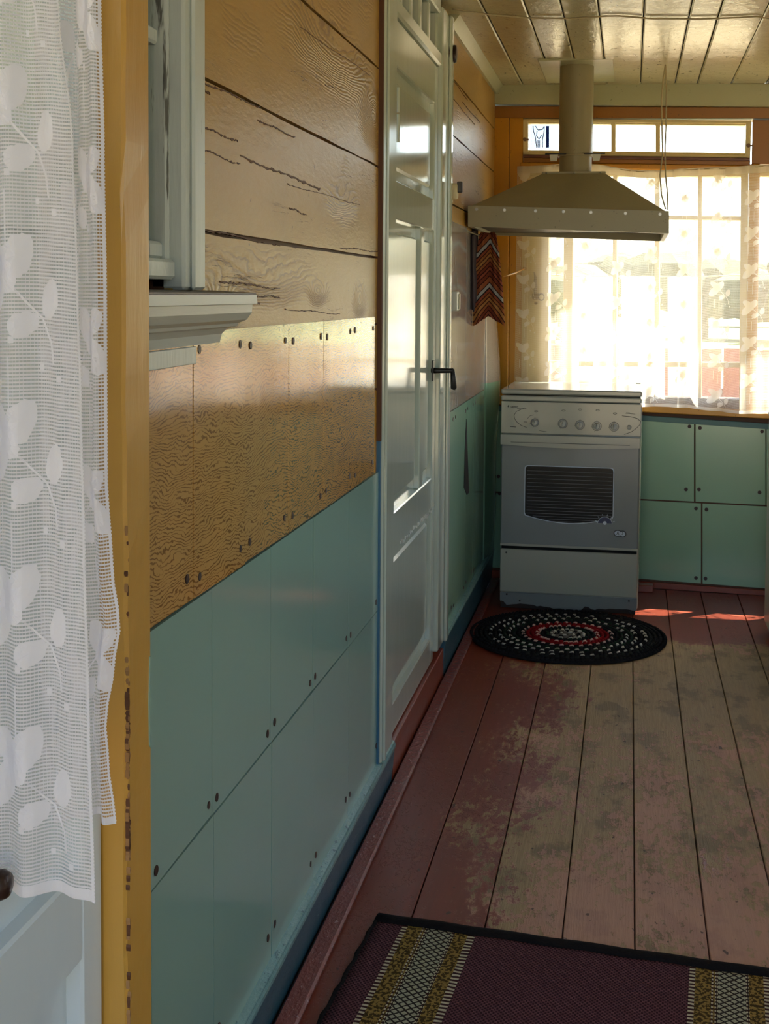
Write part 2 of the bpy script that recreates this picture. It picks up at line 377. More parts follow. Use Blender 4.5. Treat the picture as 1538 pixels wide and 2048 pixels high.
for c in [(385, 155, 520, 215, .003), (385, 246, 475, 283, .003), (385, 290, 480, 330, .0022), (480, 312, 640, 378, .0045), (575, 368, 720, 410, .0018),
          (440, 562, 560, 578, .003), (440, 588, 520, 608, .0035), (400, 170, 420, 190, .003), (515, 240, 590, 275, .0028), (578, 415, 612, 430, .0025),
          (385, 320, 410, 328, .001), (680, 495, 760, 504, .0028), (500, 590, 560, 595, .002), (570, 618, 680, 628, .0015), (388, 455, 560, 492, .0022),
          (895, 145, 935, 200, .002), (925, 205, 960, 245, .003), (900, 190, 950, 250, .0022), (650, 170, 670, 175, .001), (600, 55, 740, 150, .0012)]:
    crackline(*c)

def nails(fr, u0, v0, u1, v1, n, parent, cols=(0, 1), rows=(0, 1), du=.022, dv=.02, r=.0062, top=None):
    for a in cols:
        for b in rows:
            u = (u0 + du) if a == 0 else (u1 - du); v = (v0 + dv) if b == 0 else (v1 - dv)
            u += random.uniform(-.004, .004); v += random.uniform(-.005, .005)
            bm = bmesh.new(); disc(bm, fr, u, v, n - .001, n + .0016, r * random.uniform(.85, 1.1), 10)
            obj('nail_head', bm, M['nail'], parent)
def panel(fr, u0, v0, u1, v1, m, n=.004, nl=True, **k):
    g = .0011
    p = box('panel', fr, [(u0 + g, v0 + random.uniform(-.002, .001) + g), (u1 - g, v0 + random.uniform(-.002, .001) + g), (u1 - g, v1 - g), (u0 + g, v1 - g)], n - .0055, n + random.uniform(0, .0008), m, wl if fr is LW else wf, 0)
    if nl: nails(fr, u0, v0, u1, v1, n, p, **k)
    return p
fz = [1.26, 1.39] + [LW.px(x, 900)[0] for x in (380, 485, 572, 642, 700, 745)]
for i in range(len(fz) - 1):
    panel(LW, fz[i], .792, fz[i + 1], 1.1475 - (.012 if i < 1 else 0), M['faux'], du=.026, dv=.028)
r1 = [1.26, 1.47] + [LW.px(x, y)[0] for x, y in ((418, 1350), (536, 1300), (621, 1250), (692, 1250), (752, 1200))]
for i in range(len(r1) - 1):
    panel(LW, r1[i], .468, r1[i + 1], .790, M['turq'], rows=(0,), cols=(0, 1) if i % 2 else (0, 1), du=.02, dv=.022)
for i in range(len(r1) - 1):
    panel(LW, r1[i] + .008, .105, r1[i + 1] + .008, .466, M['turq'], rows=(0,), dv=.045, du=.02)
panel(LW, r1[-1] + .009, .105, D0 - .004, .862, M['turq'], n=.007, du=.02, cols=(0,))
# beyond the door
wf = struct('wall_far')
g2 = [4.02, 4.50, 4.97, 5.36]
for i in range(3): panel(LW, g2[i], .823, g2[i + 1], 1.431 - i * .008, M['faux_grey'], nl=False)
q1, q2, q3 = LW.px(905, 900)[0], LW.px(930, 900)[0], LW.px(945, 900)[0]
g3 = [4.02, q1, q2, q3, 5.12]
for i in range(4): panel(LW, g3[i], .136, g3[i + 1], .821, M['turq_g'], du=.03, dv=.03)
# dark split between two boards, wide at the bottom
bm = bmesh.new(); prism(bm, LW, [LW.px(930, 838), LW.px(935, 985), LW.px(931, 990), LW.px(925, 975), LW.px(927, 900)], 0, .0058); obj('split', bm, M['dark'], wl)
# sheet that has sprung loose and bulges out in the corner
bm = bmesh.new(); prev = None
for i in range(13):
    t = i / 12; y = 5.12 + .27 * t; row = []
    for j in range(15):
        z = .125 + 1.12 * j / 14; am = .012 + .030 * math.sin(math.pi * min(1, max(0, (z - .1) / 1.15))) * (.7 + .3 * math.sin(z * 9))
        row.append(bm.verts.new((.005 + am * math.sin(math.pi * min(1, t * .62)), y, z)))
    if prev:
        for j in range(14):
            f = bm.faces.new((prev[j], row[j], row[j + 1], prev[j + 1])); f.material_index = 0 if .125 + 1.12 * (j + .5) / 14 < .821 else 1
    prev = row
ob = obj('loose_sheet', bm, [M['turq_g'], M['faux_grey']], wl, True, label='sprung sheet bulging out in the corner')
ob.modifiers.new('s', 'SOLIDIFY').thickness = .003

# skirting on the left wall, in two lengths, and the red board below the door
for nm, y0, y1, zt in (('baseboard_left', 1.26, LW.px(786, 1545, .013)[0], .100), ('baseboard_left_far', LW.px(888, 1300, .013)[0], 5.42, .132)):
    bl = struct(nm)
    bm = bmesh.new(); prism(bm, Fr((0, 0, 0), (1, 0, 0), (0, 0, 1), (0, 1, 0)), [(-.005, 0), (.009, 0), (.018, zt - .006), (.017, zt), (-.005, zt)], y0, y1)
    obj('skirting_board', bm, M['blue'], bl)
    bm = bmesh.new(); prism(bm, Fr((0, 0, 0), (1, 0, 0), (0, 0, 1), (0, 1, 0)), [(-.004, zt), (.017, zt - .0045), (.019, zt - .014), (.0195, zt - .006), (.016, zt + .002), (-.004, zt + .008)], y0, y1)
    obj('ledge', bm, M['ledge'], bl)
box('trim_2', LW, rect(LW.px(786, 1545, .012)[0], 0, LW.px(888, 1300, .012)[0], .094), -.02, .011, M['red'], None, .002, kind='structure')

# cove strip under the ceiling
def ceilz(x): return 2.062 - .028 * x
bm = bmesh.new(); XZ = Fr((0, 0, 0), (1, 0, 0), (0, 0, 1), (0, 1, 0))
prism(bm, XZ, [(-.01, 2.026), (.010, 2.026), (.034, 2.058), (.034, 2.075), (-.01, 2.075)], 4.03, 5.43, 0)
obj('trim_3', bm, M['cream'], None, kind='structure')

# ================================================================== DOOR in the left wall
dr = struct('door_1', (0, 3.5, 0))
ct = .014
def LP(pts, n=0): return [LW.px(x, y, n) for x, y in pts]
yl0, yl1 = LW.px(767, 900, ct)[0], LW.px(789, 900, ct)[0]
yr0, yr1 = LW.px(879, 900, ct)[0], LW.px(895, 900, ct)[0]
box('casing', LW, rect(yl0, .101, yl1, 2.04), -.03, ct, M['white'], dr, .004)
box('casing', LW, rect(yl0 + .012, .103, yl0 + .03, 2.04), ct - .002, ct + .006, M['white'], dr, .003)
box('casing', LW, rect(yr0, .12, yr1, 2.04), -.03, ct, M['white'], dr, .004)
box('casing', LW, rect(yr1 - .05, .12, yr1 - .012, 2.04), ct - .002, ct + .010, M['white'], dr, .004)
box('casing_edge', LW, rect(yl0 - .012, .86, yl0 - .001, 2.05), -.02, .010, M['brown'], dr, .001, label='brown painted edge of the casing')
box('casing_edge', LW, rect(yl0 - .012, .088, yl0 - .001, .86), -.02, .009, paint('blue_edge', (54, 104, 134), .4), dr, .001, label='blue painted edge of the casing')
zb, zt = .098, 1.863
dy0, dy1 = yl1 + .003, yr0 - .003
leaf = bpy.data.objects.new('door_leaf', None); C.objects.link(leaf); leaf.parent = dr; leaf.matrix_parent_inverse = root_mat(dr).inverted()
def lp(name, r, n0, n1, m=None, bev=.003): return box(name, LW, r, n0, n1, m or M['doorleaf'], leaf, bev)
s0, s1 = dy0 + .058, dy1 - .055
pz = [(1.475, 1.75), (.657, 1.381), (.175, .559)]
lp('stile', rect(dy0, zb, s0, zt), -.035, .0); lp('stile', rect(s1, zb, dy1, zt), -.035, .0)
for z0, z1 in ((zb, .175), (.559, .657), (1.381, 1.475), (1.75, zt)): lp('rail', rect(s0, z0, s1, z1), -.035, 0)
mid = LW.px(843, 800)[0]
lp('mullion', rect(mid - .028, .657, mid + .028, 1.381), -.035, 0)
for (a, b, z0, z1) in ((s0, s1, *pz[0]), (s0, mid - .028, *pz[1]), (mid + .028, s1, *pz[1]), (s0, s1, *pz[2])):
    lp('door_panel', rect(a - .004, z0 - .004, b + .004, z1 + .004), -.03, -.016, None, 0)
    lp('door_panel_field', rect(a + .03, z0 + .03, b - .03, z1 - .03), -.02, -.008, None, .006)
# chipped paint along the lower rail
bm = bmesh.new(); a, b = LW.px(800, 1088), LW.px(874, 1014)
for i in range(26):
    t = i / 25; u = a[0] + (b[0] - a[0]) * t; v = .562 + random.uniform(-.004, .004); rr = random.uniform(.005, .012)
    prism(bm, LW, [(u + rr * 1.6 * math.cos(q) * random.uniform(.5, 1), v + rr * .7 * math.sin(q) * random.uniform(.5, 1)) for q in [k * math.pi / 3.5 for k in range(7)]], -.002, .0015)
obj('paint_flakes', bm, M['mould'], leaf, kind='stuff')
# hinge on the near stile
hy = LW.px(790, 200)[0]
bm = bmesh.new(); z0h, z1h = LW.px(790, 285)[1], LW.px(790, 175)[1]
tube(bm, [(.006, hy, z0h), (.006, hy, (z0h + z1h) / 2 + .001)], .006, 10); tube(bm, [(.006, hy, (z0h + z1h) / 2 + .006), (.006, hy, z1h)], .006, 10)
obj('hinge', bm, M['white'], leaf)
# lever handle
hh = LW.px(874, 738); hy, hz = LW.px(866, 738)[0] , hh[1]
bm = bmesh.new(); tube(bm, [(-.005, hy, hz), (.012, hy, hz), (.05, hy + .01, hz), (.058, hy + .012, hz)], [.009, .008, .007, .008], 12)
tube(bm, [(.056, hy + .012, hz + .004), (.058, hy + .013, hz - .018), (.060, hy + .014, hz - .05), (.058, hy + .014, hz - .056)], [.006, .008, .0095, .006], 12)
obj('door_handle', bm, M['black'], leaf, True)
box('handle_plate', LW, rect(hy - .02, hz - .03, hy + .02, hz + .03), -.001, .003, M['black'], leaf, .001)
# transom light
tz0 = 1.906
box('transom_bar', LW, rect(dy0 - .005, zt + .002, dy1 + .005, tz0), -.035, .010, M['white'], dr, .006)
box('transom_bar', LW, rect(dy0 - .005, 2.02, dy1 + .005, 2.075), -.035, .006, M['white'], dr, .004)
k = 5; wv_ = (dy1 - dy0) / k
for i in range(k + 1):
    u = dy0 + i * wv_; box('transom_muntin', LW, rect(u - .017, tz0, u + .017, 2.02), -.028, -.004, M['white'], dr, .004)
for i in range(k): box('transom_pane', LW, rect(dy0 + i * wv_ + .014, tz0 - .002, dy0 + (i + 1) * wv_ - .014, 2.022), -.020, -.016, M['glass'], dr, 0)

# ================================================================== WINDOW in the left wall
wn = struct('window_1', (0, 1.45, 1.2))
box('casing', LW, rect(W1, 1.202, W1 + .083, 2.06), -.03, .016, M['whitewd'], wn, .004)
box('casing', LW, rect(W1 + .02, 1.202, W1 + .05, 2.06), .015, .022, M['whitewd'], wn, .004)
box('casing', LW, rect(1.262, 1.215, W0 + .002, 2.06), -.03, .016, M['whitewd'], wn, .003)
box('window_frame', LW, rect(W0, 1.215, W1, 1.24), -.03, .004, M['whitewd'], wn, .004)
box('window_frame', LW, rect(W1 - .012, 1.215, W1 - .001, 2.06), -.035, -.002, M['whitewd'], wn, .004)
box('window_frame', LW, rect(W0, 1.24, W1 - .012, 1.262), -.035, -.008, M['whitewd'], wn, .004)
box('window_frame', LW, rect(W0, 1.265, W0 + .03, 2.06), -.035, -.008, M['whitewd'], wn, .004)
box('muntin', LW, rect(W0 + .03, 1.505, W1 - .012, 1.525), -.034, -.014, M['whitewd'], wn, .003)
for z0, z1 in ((1.262, 1.505), (1.525, 2.06)): box('window_pane', LW, rect(W0 + .03, z0, W1 - .012, z1), -.022, -.019, M['glass'], wn, 0)
# moulded sill: profile swept along the wall (x out of the wall, z up)
prof = [(-.03, 1.202), (.062, 1.196), (.063, 1.184), (.056, 1.183), (.055, 1.172), (.048, 1.162), (.036, 1.157), (.034, 1.153), (.020, 1.150), (.012, 1.142), (.009, 1.130), (-.01, 1.128)]
bm = bmesh.new(); prism(bm, XZ, prof, 1.262, 1.752 - .02)
obj('window_sill', bm, M['mould'], wn)
bm = bmesh.new(); prism(bm, XZ, [(-.01, 1.1995), (.0625, 1.1965), (.062, 1.1988), (-.01, 1.2022)], 1.262, 1.728, 0); obj('sill_top', bm, flat('sill_top_grey', (120, 112, 104), .5), wn)
box('apron', LW, rect(1.262, 1.105, 1.64, 1.128), -.01, .007, M['whitewd'], wn, .001)

# ================================================================== FAR WALL
box('wall_core', FW, rect(-.02, 0, 2.1, .785), -.12, -.004, M['brown'], wf, 0)
def fq(name, pts, n0, n1, m, parent=None, bev=.002, **k): return box(name, FW, quad(FW, pts, n1), n0, n1, m, wf if parent is None else parent, bev, **k)
# panels
zt0 = FW.px(1330, 838, .006)[1]
def fpanel(x0, x1, rowy, m=M['turq_g'], nl=(), **k):
    (tl, tr, br, bl_) = [(x0, rowy[0] + (x0 - 1285) * rowy[2]), (x1, rowy[0] + (x1 - 1285) * rowy[2]), (x1, rowy[1] + (x1 - 1285) * rowy[3]), (x0, rowy[1] + (x0 - 1285) * rowy[3])]
    p = fq('panel', [tl, tr, br, bl_], -.003, .004, m, None, .0008)
    for nx, ny in nl:
        u, v = FW.px(nx, ny, .005); bm = bmesh.new(); disc(bm, FW, u, v, .003, .0062, .0075, 12); obj('nail_head', bm, M['nail'], p)
R1 = (836, 998, .062, .05); R2 = (1001, 1158, .05, .078)
fpanel(982, 1094, R1, nl=[(995, 823), (997, 953)]); fpanel(1096, 1240, R1); fpanel(1242, 1388, R1, nl=[(1379, 853), (1372, 979)])
fpanel(1391, 1531, R1, nl=[(1400, 856), (1524, 863), (1398, 979), (1519, 985)]); fpanel(1533, 1700, R1); fpanel(1702, 1850, R1)
fpanel(982, 1120, R2, nl=[(999, 987)]); fpanel(1122, 1262, R2); fpanel(1264, 1402, R2, nl=[(1392, 1017), (1392, 1156)])
fpanel(1405, 1560, R2, nl=[(1413, 1019), (1411, 1157)]); fpanel(1562, 1850, R2)
fq('teal_batten', [(982, 811), (1850, 868), (1850, 880), (982, 821)], -.003, .006, paint('teal_strip', (70, 110, 108), .4), None, .001)
bb = struct('baseboard_far')
box('skirting_board', FW, [FW.px(982, 1140, .012), FW.px(1538, 1182, .012), FW.px(1850, 1206, .012), (1.9, 0), (0, 0)], -.004, .012, M['red'], bb, .001)
# boards round the windows
fq('corner_post', [(981, 212), (1018, 212), (1016, 806), (978, 806)], -.12, .004, M['ochre_plain'], None, .003)
fq('corner_post', [(1019, 212), (1046, 213), (1044, 806), (1017, 806)], -.12, .0, M['ochre_plain'], None, .003)
fq('frieze_board', [(981, 212), (1850, 216), (1850, 237), (981, 236)], -.12, .006, M['ochre_backlit'], None, .002)
fq('wall_board', [(1505, 240), (1850, 242), (1850, 330), (1503, 328)], -.12, .0, M['ochre_backlit'], None, .002)
fq('window_post', [(1498, 328), (1520, 328), (1512, 822), (1492, 820)], -.12, .008, M['ochre_plain'], None, .003)
fq('transom_ledge', [(1046, 309), (1500, 316), (1500, 322), (1046, 315)], -.12, .02, paint('dark_ledge', (96, 48, 28), .35), None, .002)
fq('mid_rail', [(1046, 315), (1500, 322), (1498, 331), (1046, 325)], -.12, .010, M['ochre_backlit'], None, .002)
fq('mid_rail', [(1040, 325), (1500, 331), (1498, 341), (1040, 337)], -.12, .016, M['ochre_plain'], None, .003)
tm = struct('trim_4')
q = quad(FW, [(981, 160), (1850, 171), (1850, 216), (981, 208)], .03)
box('cornice_board', FW, q, -.12, .03, M['cream'], tm, .003)
# sill
sl = struct('trim_5')
box('sill_board', FW, quad(FW, [(980, 791), (1538, 823), (1850, 845), (1850, 858), (1538, 838), (980, 808)], .035), -.12, .035, M['ochre_plain'], sl, .003)

# transom windows and big windows: frames and panes placed on the wall plane
def pane(parent, pts, n=-.04, name='window_pane'): return box(name, FW, quad(FW, pts, n), n - .003, n, M['glass'], parent, 0)
def fm(parent, pts, n0=-.07, n1=-.012, m=None, name='window_frame', bev=.002): return box(name, FW, quad(FW, pts, n1), n0, n1, m or M['sash'], parent, bev)
w3 = struct('window_3', FW.p(.6, 1.8))
fm(w3, [(1046, 237), (1503, 241), (1503, 247), (1046, 243)], n1=-.002); fm(w3, [(1046, 303), (1500, 310), (1500, 316), (1046, 309)], n1=-.002)
fm(w3, [(1046, 237), (1056, 237), (1056, 309), (1046, 309)], n1=-.002); fm(w3, [(1492, 241), (1503, 241), (1500, 316), (1490, 316)], n1=-.002)
xs = [(1056, 1138), (1145, 1223), (1231, 1312), (1320, 1491)]
for i, (a, b) in enumerate(xs):
    pane(w3, [(a - 3, 244 + (a - 1046) * .008), (b + 3, 244 + (b - 1046) * .008), (b + 3, 304 + (b - 1046) * .014), (a - 3, 304 + (a - 1046) * .014)])
    if i: fm(w3, [(a - 9, 243), (a, 243), (a, 309), (a - 9, 309)], n1=-.018)
fm(w3, [(1056, 243), (1491, 247), (1491, 251), (1056, 247)], -.06, -.02); fm(w3, [(1056, 300), (1491, 306), (1491, 310), (1056, 304)], -.06, -.02)
for x, y in ((1050, 279), (1497, 291)):
    bm = bmesh.new(); u, v = FW.px(x, y); disc(bm, FW, u, v, -.004, .008, .008, 8); prism(bm, FW, rect(u - .003, v - .004, u + .016, v + .002), 0, .006); obj('catch', bm, M['rust'], w3)
# small blue and grey printed sticker on the first transom pane
stk = thing('sticker', 'small blue and grey printed sticker on the leftmost pane of the narrow top window', 'sticker', FW.p(*FW.px(1085, 275, -.038), -.038))
def fsub(name, pts, n0, n1, m, par): return box(name, FW, quad(FW, pts, n1), n0, n1, m, par, 0)
mpg = glassmat('clear_film', (.5, .5, .54, 1), .3)
fsub('film', [(1062, 250), (1101, 251), (1101, 297), (1062, 296)], -.0395, -.0385, mpg, stk)
mpb = glassmat('blue_film', (.07, .1, .2, 1), .4); mpk = glassmat('grey_film', (.08, .08, .1, 1), .4)
fsub('blue_band', [(1092, 252), (1098, 252), (1098, 295), (1092, 295)], -.0384, -.0376, mpb, stk)
bm = bmesh.new()
def squig(bm, pts, wd, fr, n):
    for i in range(len(pts) - 1):
        a, b = Vector(pts[i]), Vector(pts[i + 1]); d = (b - a); nn = Vector((-d.y, d.x)).normalized() * wd / 2
        prism(bm, fr, [tuple(a - nn), tuple(b - nn), tuple(b + nn), tuple(a + nn)], n - .0004, n)
for ln in ([(1066, 252), (1067, 262), (1071, 275), (1073, 295)], [(1089, 253), (1088, 265), (1085, 278), (1085, 295)], [(1071, 252), (1076, 260), (1085, 259), (1088, 253)], [(1074, 262), (1073, 272), (1078, 278), (1084, 270)], [(1076, 280), (1076, 295)], [(1079, 281), (1079, 295)]):
    squig(bm, quad(FW, ln, -.0376), .0032, FW, -.0376)
obj('line_print', bm, mpk, stk)

w2 = struct('window_2', FW.p(.6, 1.2))
T0 = lambda x: 341 + (x - 1046) * .004
Bt = lambda x: 797 + (x - 1046) * .032
fm(w2, [(1044, 338), (1056, 338), (1054, 806), (1042, 806)], n1=.004)
fm(w2, [(1482, 340), (1497, 340), (1492, 822), (1478, 820)], n1=.002)
fm(w2, [(1056, 339), (1483, 341), (1483, 353), (1056, 351)]); fm(w2, [(1054, 792), (1480, 806), (1480, 818), (1054, 804)])
fm(w2, [(1056, 351), (1098, 351), (1096, 793), (1054, 793)], n1=-.006)
fm(w2, [(1128, 351), (1146, 351), (1144, 796), (1126, 796)], n1=-.008)
cols = [(1098, 1128), (1146, 1226), (1234, 1310), (1319, 1396), (1404, 1483)]
for a, b in ((1226, 1234), (1310, 1319), (1396, 1404)): fm(w2, [(a, 351), (b, 351), (b - 2, 806), (a - 2, 806)], n1=-.014)
rws = [(351, 428), (436, 721), (731, 793)]
for y0, y1 in ((428, 436), (721, 731)):
    for a, b in cols: fm(w2, [(a, y0 + (a - 1046) * .01), (b, y0 + (b - 1046) * .01), (b, y1 + (b - 1046) * .01), (a, y1 + (a - 1046) * .01)], n1=-.018, name='muntin')
for a, b in cols:
    for y0, y1 in rws: pane(w2, [(a - 2, y0 - 2), (b + 2, y0 - 2), (b + 1, y1 + 12), (a - 3, y1 + 10)])
# casement latch
lt = bpy.data.objects.new('latch', None); C.objects.link(lt); lt.parent = w2; lt.matrix_parent_inverse = root_mat(w2).inverted()
lu, lv = FW.px(1073, 592, .0)
box('latch_body', FW, rect(lu - .016, lv - .014, lu + .010, lv + .012), -.006, .014, M['rust'], lt, .003)
bm = bmesh.new(); tube(bm, [FW.p(lu - .002, lv + .01, .012), FW.p(lu - .004, lv + .05, .014), FW.p(lu - .002, lv + .075, .018), FW.p(lu - .008, lv + .1, .022)], [.007, .008, .006, .003], 8); obj('latch_lever', bm, M['rust'], lt, True)
bm = bmesh.new(); tube(bm, [FW.p(lu + .022 + .012 * math.cos(a), lv - .004 + .014 * math.sin(a), .01) for a in [i * math.pi / 6 for i in range(13)]], .0028, 6); obj('latch_ring', bm, M['rust'], lt, True)
bm = bmesh.new(); disc(bm, FW, lu - .002, lv - .03, -.006, .006, .006); obj('latch_screw', bm, M['rust'], lt)

w4 = struct('window_4', FW.p(1.5, 1.2))
fm(w4, [(1518, 338), (1850, 342), (1850, 356), (1518, 352)]); fm(w4, [(1512, 806), (1850, 826), (1850, 845), (1512, 822)], m=M['ochre_plain'])
fm(w4, [(1640, 352), (1655, 352), (1650, 815), (1635, 815)]); fm(w4, [(1790, 340), (1850, 340), (1850, 840), (1790, 840)], n1=.0)
for a, b in ((1518, 1640), (1655, 1792)): pane(w4, [(a, 350), (b, 350), (b - 4, 820), (a - 6, 812)])
box('wall_board', FW, [FW.px(1845, 150), (2.1, FW.px(1845, 150)[1]), (2.1, .7), (FW.px(1845, 150)[0], .7)], -.12, 0, M['ochre_plain'], wf, 0)

# ================================================================== CEILING
ce = struct('ceiling')
CL = Fr((0, 0, 2.062), (1, 0, -.028), (0, 1, 0), (0, 0, -1))
cx = [-.02]
for px_ in (1044, 1107, 1160, 1214, 1281, 1350, 1394, 1461, 1530): cx.append(on(px_, 165 + (px_ - 1260) * .014, 1, 5.36)[0])
step = .145
while cx[-1] < 1.95: cx.append(cx[-1] + step)
for i in range(len(cx) - 1):
    a, b = cx[i] + .0018, cx[i + 1] - .0018
    bm = bmesh.new(); prism(bm, CL, [(a, 1.2), (b, 1.2), (b, 5.44 - .096 * b), (a, 5.44 - .096 * a)], -.02, random.uniform(0, .0015), .004)
    obj('ceiling_board', bm, M['ceil'], ce)
box('ceiling_deck', CL, rect(-.1, 1.15, 2.1, 5.5), -.05, -.021, M['dark'], ce, 0)

# ================================================================== other walls, porch, next room
wr = struct('wall_right')
RW = Fr((2.0, 0, 0), (0, 1, 0), (0, 0, 1), (-1, 0, 0))
for z0, z1 in ((0, .35), (.35, .8)): box('board', RW, rect(1.2, z0 + .002, 5.35, z1 - .002), -.05, 0, M['turq'], wr, .003)
for z0, z1 in ((1.85, 2.08),): box('board', RW, rect(1.2, z0 + .002, 5.35, z1 - .002), -.05, 0, M['ochre_plain'], wr, .003)
for y0, y1 in ((1.2, 2.0), (2.6, 4.0), (4.5, 5.35)): box('board', RW, rect(y0, .802, y1, 1.848), -.05, 0, M['ochre_plain'], wr, .003)
w5 = struct('added_window_5', (2.0, 3.9, .8))  # unseen windows added to light the left wall and floor
for (y0, y1) in ((2.0, 2.6), (4.0, 4.5)):
    for a in (y0, (y0 + y1) / 2 - .02, y1 - .04): box('window_frame', RW, rect(a, .8, a + .04, 1.85), -.04, -.005, M['sash'], w5, .003)
    for z in (.8, 1.28, 1.81): box('window_frame', RW, rect(y0 + .04, z, y1 - .04, z + .04), -.038, -.007, M['sash'], w5, .003)
    box('window_pane', RW, rect(y0 + .03, .83, y1 - .03, 1.82), -.025, -.022, M['glass'], w5, 0)
# partition with the doorway the photograph is taken through
wp = struct('wall_near')
PF = Fr((0, 1.18, 0), (1, 0, 0), (0, 0, 1), (0, -1, 0))
box('partition_panel', PF, rect(-.05, 0, .066, 2.3), -.06, -.004, M['whitewd'], wp, .002)
box('partition_panel', PF, rect(1.60, 0, 2.05, 2.3), -.06, 0, M['whitewd'], wp, .002)
box('partition_panel', PF, rect(.10, 1.99, 1.60, 2.3), -.06, 0, M['whitewd'], wp, .002)
jm = struct('trim_6', (.1, 1.2, 0))
bm = bmesh.new()
XY = Fr((0, 0, 0), (1, 0, 0), (0, 1, 0), (0, 0, 1))
XP = on(251, 1000, 1, 1.18)[0]; YP = min((abs(on(300, 1000, 1, 1.18 + i * .002)[0] - XP), 1.18 + i * .002) for i in range(60))[1]
prev = None
for k in range(41):
    z = 1.99 * k / 40; wob = .0012 * math.sin(z * 9) + random.uniform(-.0012, .0012)
    ring = [bm.verts.new(p) for p in ((.066, 1.180, z), (XP - .003 + wob * .5, 1.180 + wob * .3, z), (XP + wob, 1.184, z), (XP, YP, z), (.066, YP, z))]
    if prev:
        for j in range(5): bm.faces.new((prev[j], prev[(j + 1) % 5], ring[(j + 1) % 5], ring[j]))
    else: bm.faces.new(ring[::-1])
    prev = ring
bm.faces.new(prev)
obj('door_post', bm, M['post'], jm)
fm_ = [bmesh.new(), bmesh.new()]
EP = Fr((XP, 1.181, 0), (0, 1, 0), (0, 0, 1), (1, 0, 0))
for i in range(110):
    z = random.choice((random.gauss(.77, .03), random.uniform(.4, 1.0), random.gauss(.66, .02))); ln_ = random.uniform(.001, .006); wd_ = random.uniform(.0004, .0016); u = random.uniform(.0, .003)
    prism(fm_[i % 2], EP, [(u, z - ln_), (u + wd_, z - ln_ * .3), (u + wd_ * .8, z + ln_ * .6), (u, z + ln_), (u - wd_ * .6, z + ln_ * .2)], -.002, .0014 + .0002 * (i % 5))
obj('worn_chips', fm_[0], M['brown'], jm, kind='stuff'); obj('worn_chips', fm_[1], flat('bare_wood', (150, 112, 70), .8), jm, kind='stuff')
bm = bmesh.new(); zA, zB = on(300, 1312, 1, YP)[2], on(300, 1488, 1, YP)[2]; prism(bm, Fr((XP, YP, 0), (0, 1, 0), (0, 0, 1), (1, 0, 0)), [(-.0045, zB), (-.0005, zB - .004), (-.0004, zA), (-.003, zA), (-.006, (zA + zB) / 2)], -.002, .0012); obj('old_paint', bm, M['turq'], jm, label='strip of older turquoise paint showing')
box('door_post', PF, rect(1.57, 0, 1.602, 1.99), -.067, 0, M['post'], jm, .003)
box('lintel', PF, rect(.066, 1.99, 1.602, 2.03), -.067, 0, M['post'], jm, .003)
# room behind the left wall
an = struct('wall_adjoining')
for r_, n0, n1 in ((rect(1.2, -.05, 5.5, 2.3), -1.75, -1.7),): box('plaster_wall', LW, r_, n0, n1, M['plaster'], an, 0)
box('plaster_wall', FL, rect(-1.75, 1.15, -.055, 1.2), 0, 2.3, M['plaster'], an, 0); box('plaster_wall', FL, rect(-1.75, 5.46, -.055, 5.52), 0, 2.3, M['plaster'], an, 0)
box('plaster_ceiling', FL, rect(-1.75, 1.15, -.055, 5.5), 2.25, 2.3, M['plaster'], an, 0); box('plank_floor', FL, rect(-1.75, 1.15, -.055, 5.5), -.05, 0, M['red'], an, 0)
# roof with its eave over the far windows, run on over the porch to cut sky light
rf = struct('roof')
bm = bmesh.new(); prism(bm, Fr((0, 0, 0), (0, 1, 0), (0, 0, 1), (1, 0, 0)), [(-1.7, 2.75), (3.0, 2.5), (5.76, 2.13), (5.76, 2.17), (3.0, 2.55), (-1.7, 2.80)], -2, 2.9); obj('roof_sheet', bm, M['plaster'], rf)
po = struct('porch_light_screen')  # enclosure added to hold back sky light from behind the camera
box('added_porch_wall', LW, rect(-1.6, 0, 1.12, 2.6), -.9, -.85, M['whitewd'], po, 0)
box('added_porch_wall', LW, rect(-1.6, 0, 1.12, 2.6), 1.9, 1.95, M['whitewd'], po, 0)
BF = Fr((0, -1.6, 0), (1, 0, 0), (0, 0, 1), (0, 1, 0))
for r_ in (rect(-.9, 0, -.55, 2.6), rect(1.55, 0, 1.95, 2.6), rect(-.55, 2.35, 1.55, 2.6)): box('added_porch_wall', BF, r_, 0, .05, M['whitewd'], po, 0)
box('added_foundation', FW, rect(-.1, -.65, 2.2, 0), -.14, -.05, M['plaster'], wf, 0); box('added_foundation', LW, rect(1.1, -.65, 5.5, -.03), 1.99, 2.09, M['plaster'], wr, 0)  # added below the walls to stop sunlight leaking in at the floor
# ================================================================== OUTSIDE
gm = N('grass'); o_ = gm.tc.outputs['Object']; gx, gy, gz = gm.sep(o_)
gcol = gm.mix(gm.noise(o_, 2.5, 5), lin((104, 122, 66)), lin((138, 150, 92)))
scol = gm.mix(gm.noise(o_, 1.5, 5), lin((180, 162, 126)), lin((158, 142, 106)))
gm.fin(gm.mix(gm.ss(gm.math('ADD', gy, gm.math('MULTIPLY', gm.noise(o_, .3, 3), 14)), 34, 38), scol, gcol), .9)
gr = struct('ground')
box('yard', FL, rect(-90, 6, 120, 190), -.65, -.6, gm.m, gr, 0)
box('yard', FL, rect(-90, -60, 120, 6), -.65, -.6, gm.m, gr, 0)
fn = thing('garden_fence', 'low red board fence in the yard beyond the lace curtained window', 'fence', (1.2, 9.2, -.6))
fr_ = Fr((-1.2, 9.2, 0), (1, 0, 0), (0, 0, 1), (0, -1, 0)); mf = flat('red_fence', (146, 84, 72), .8)
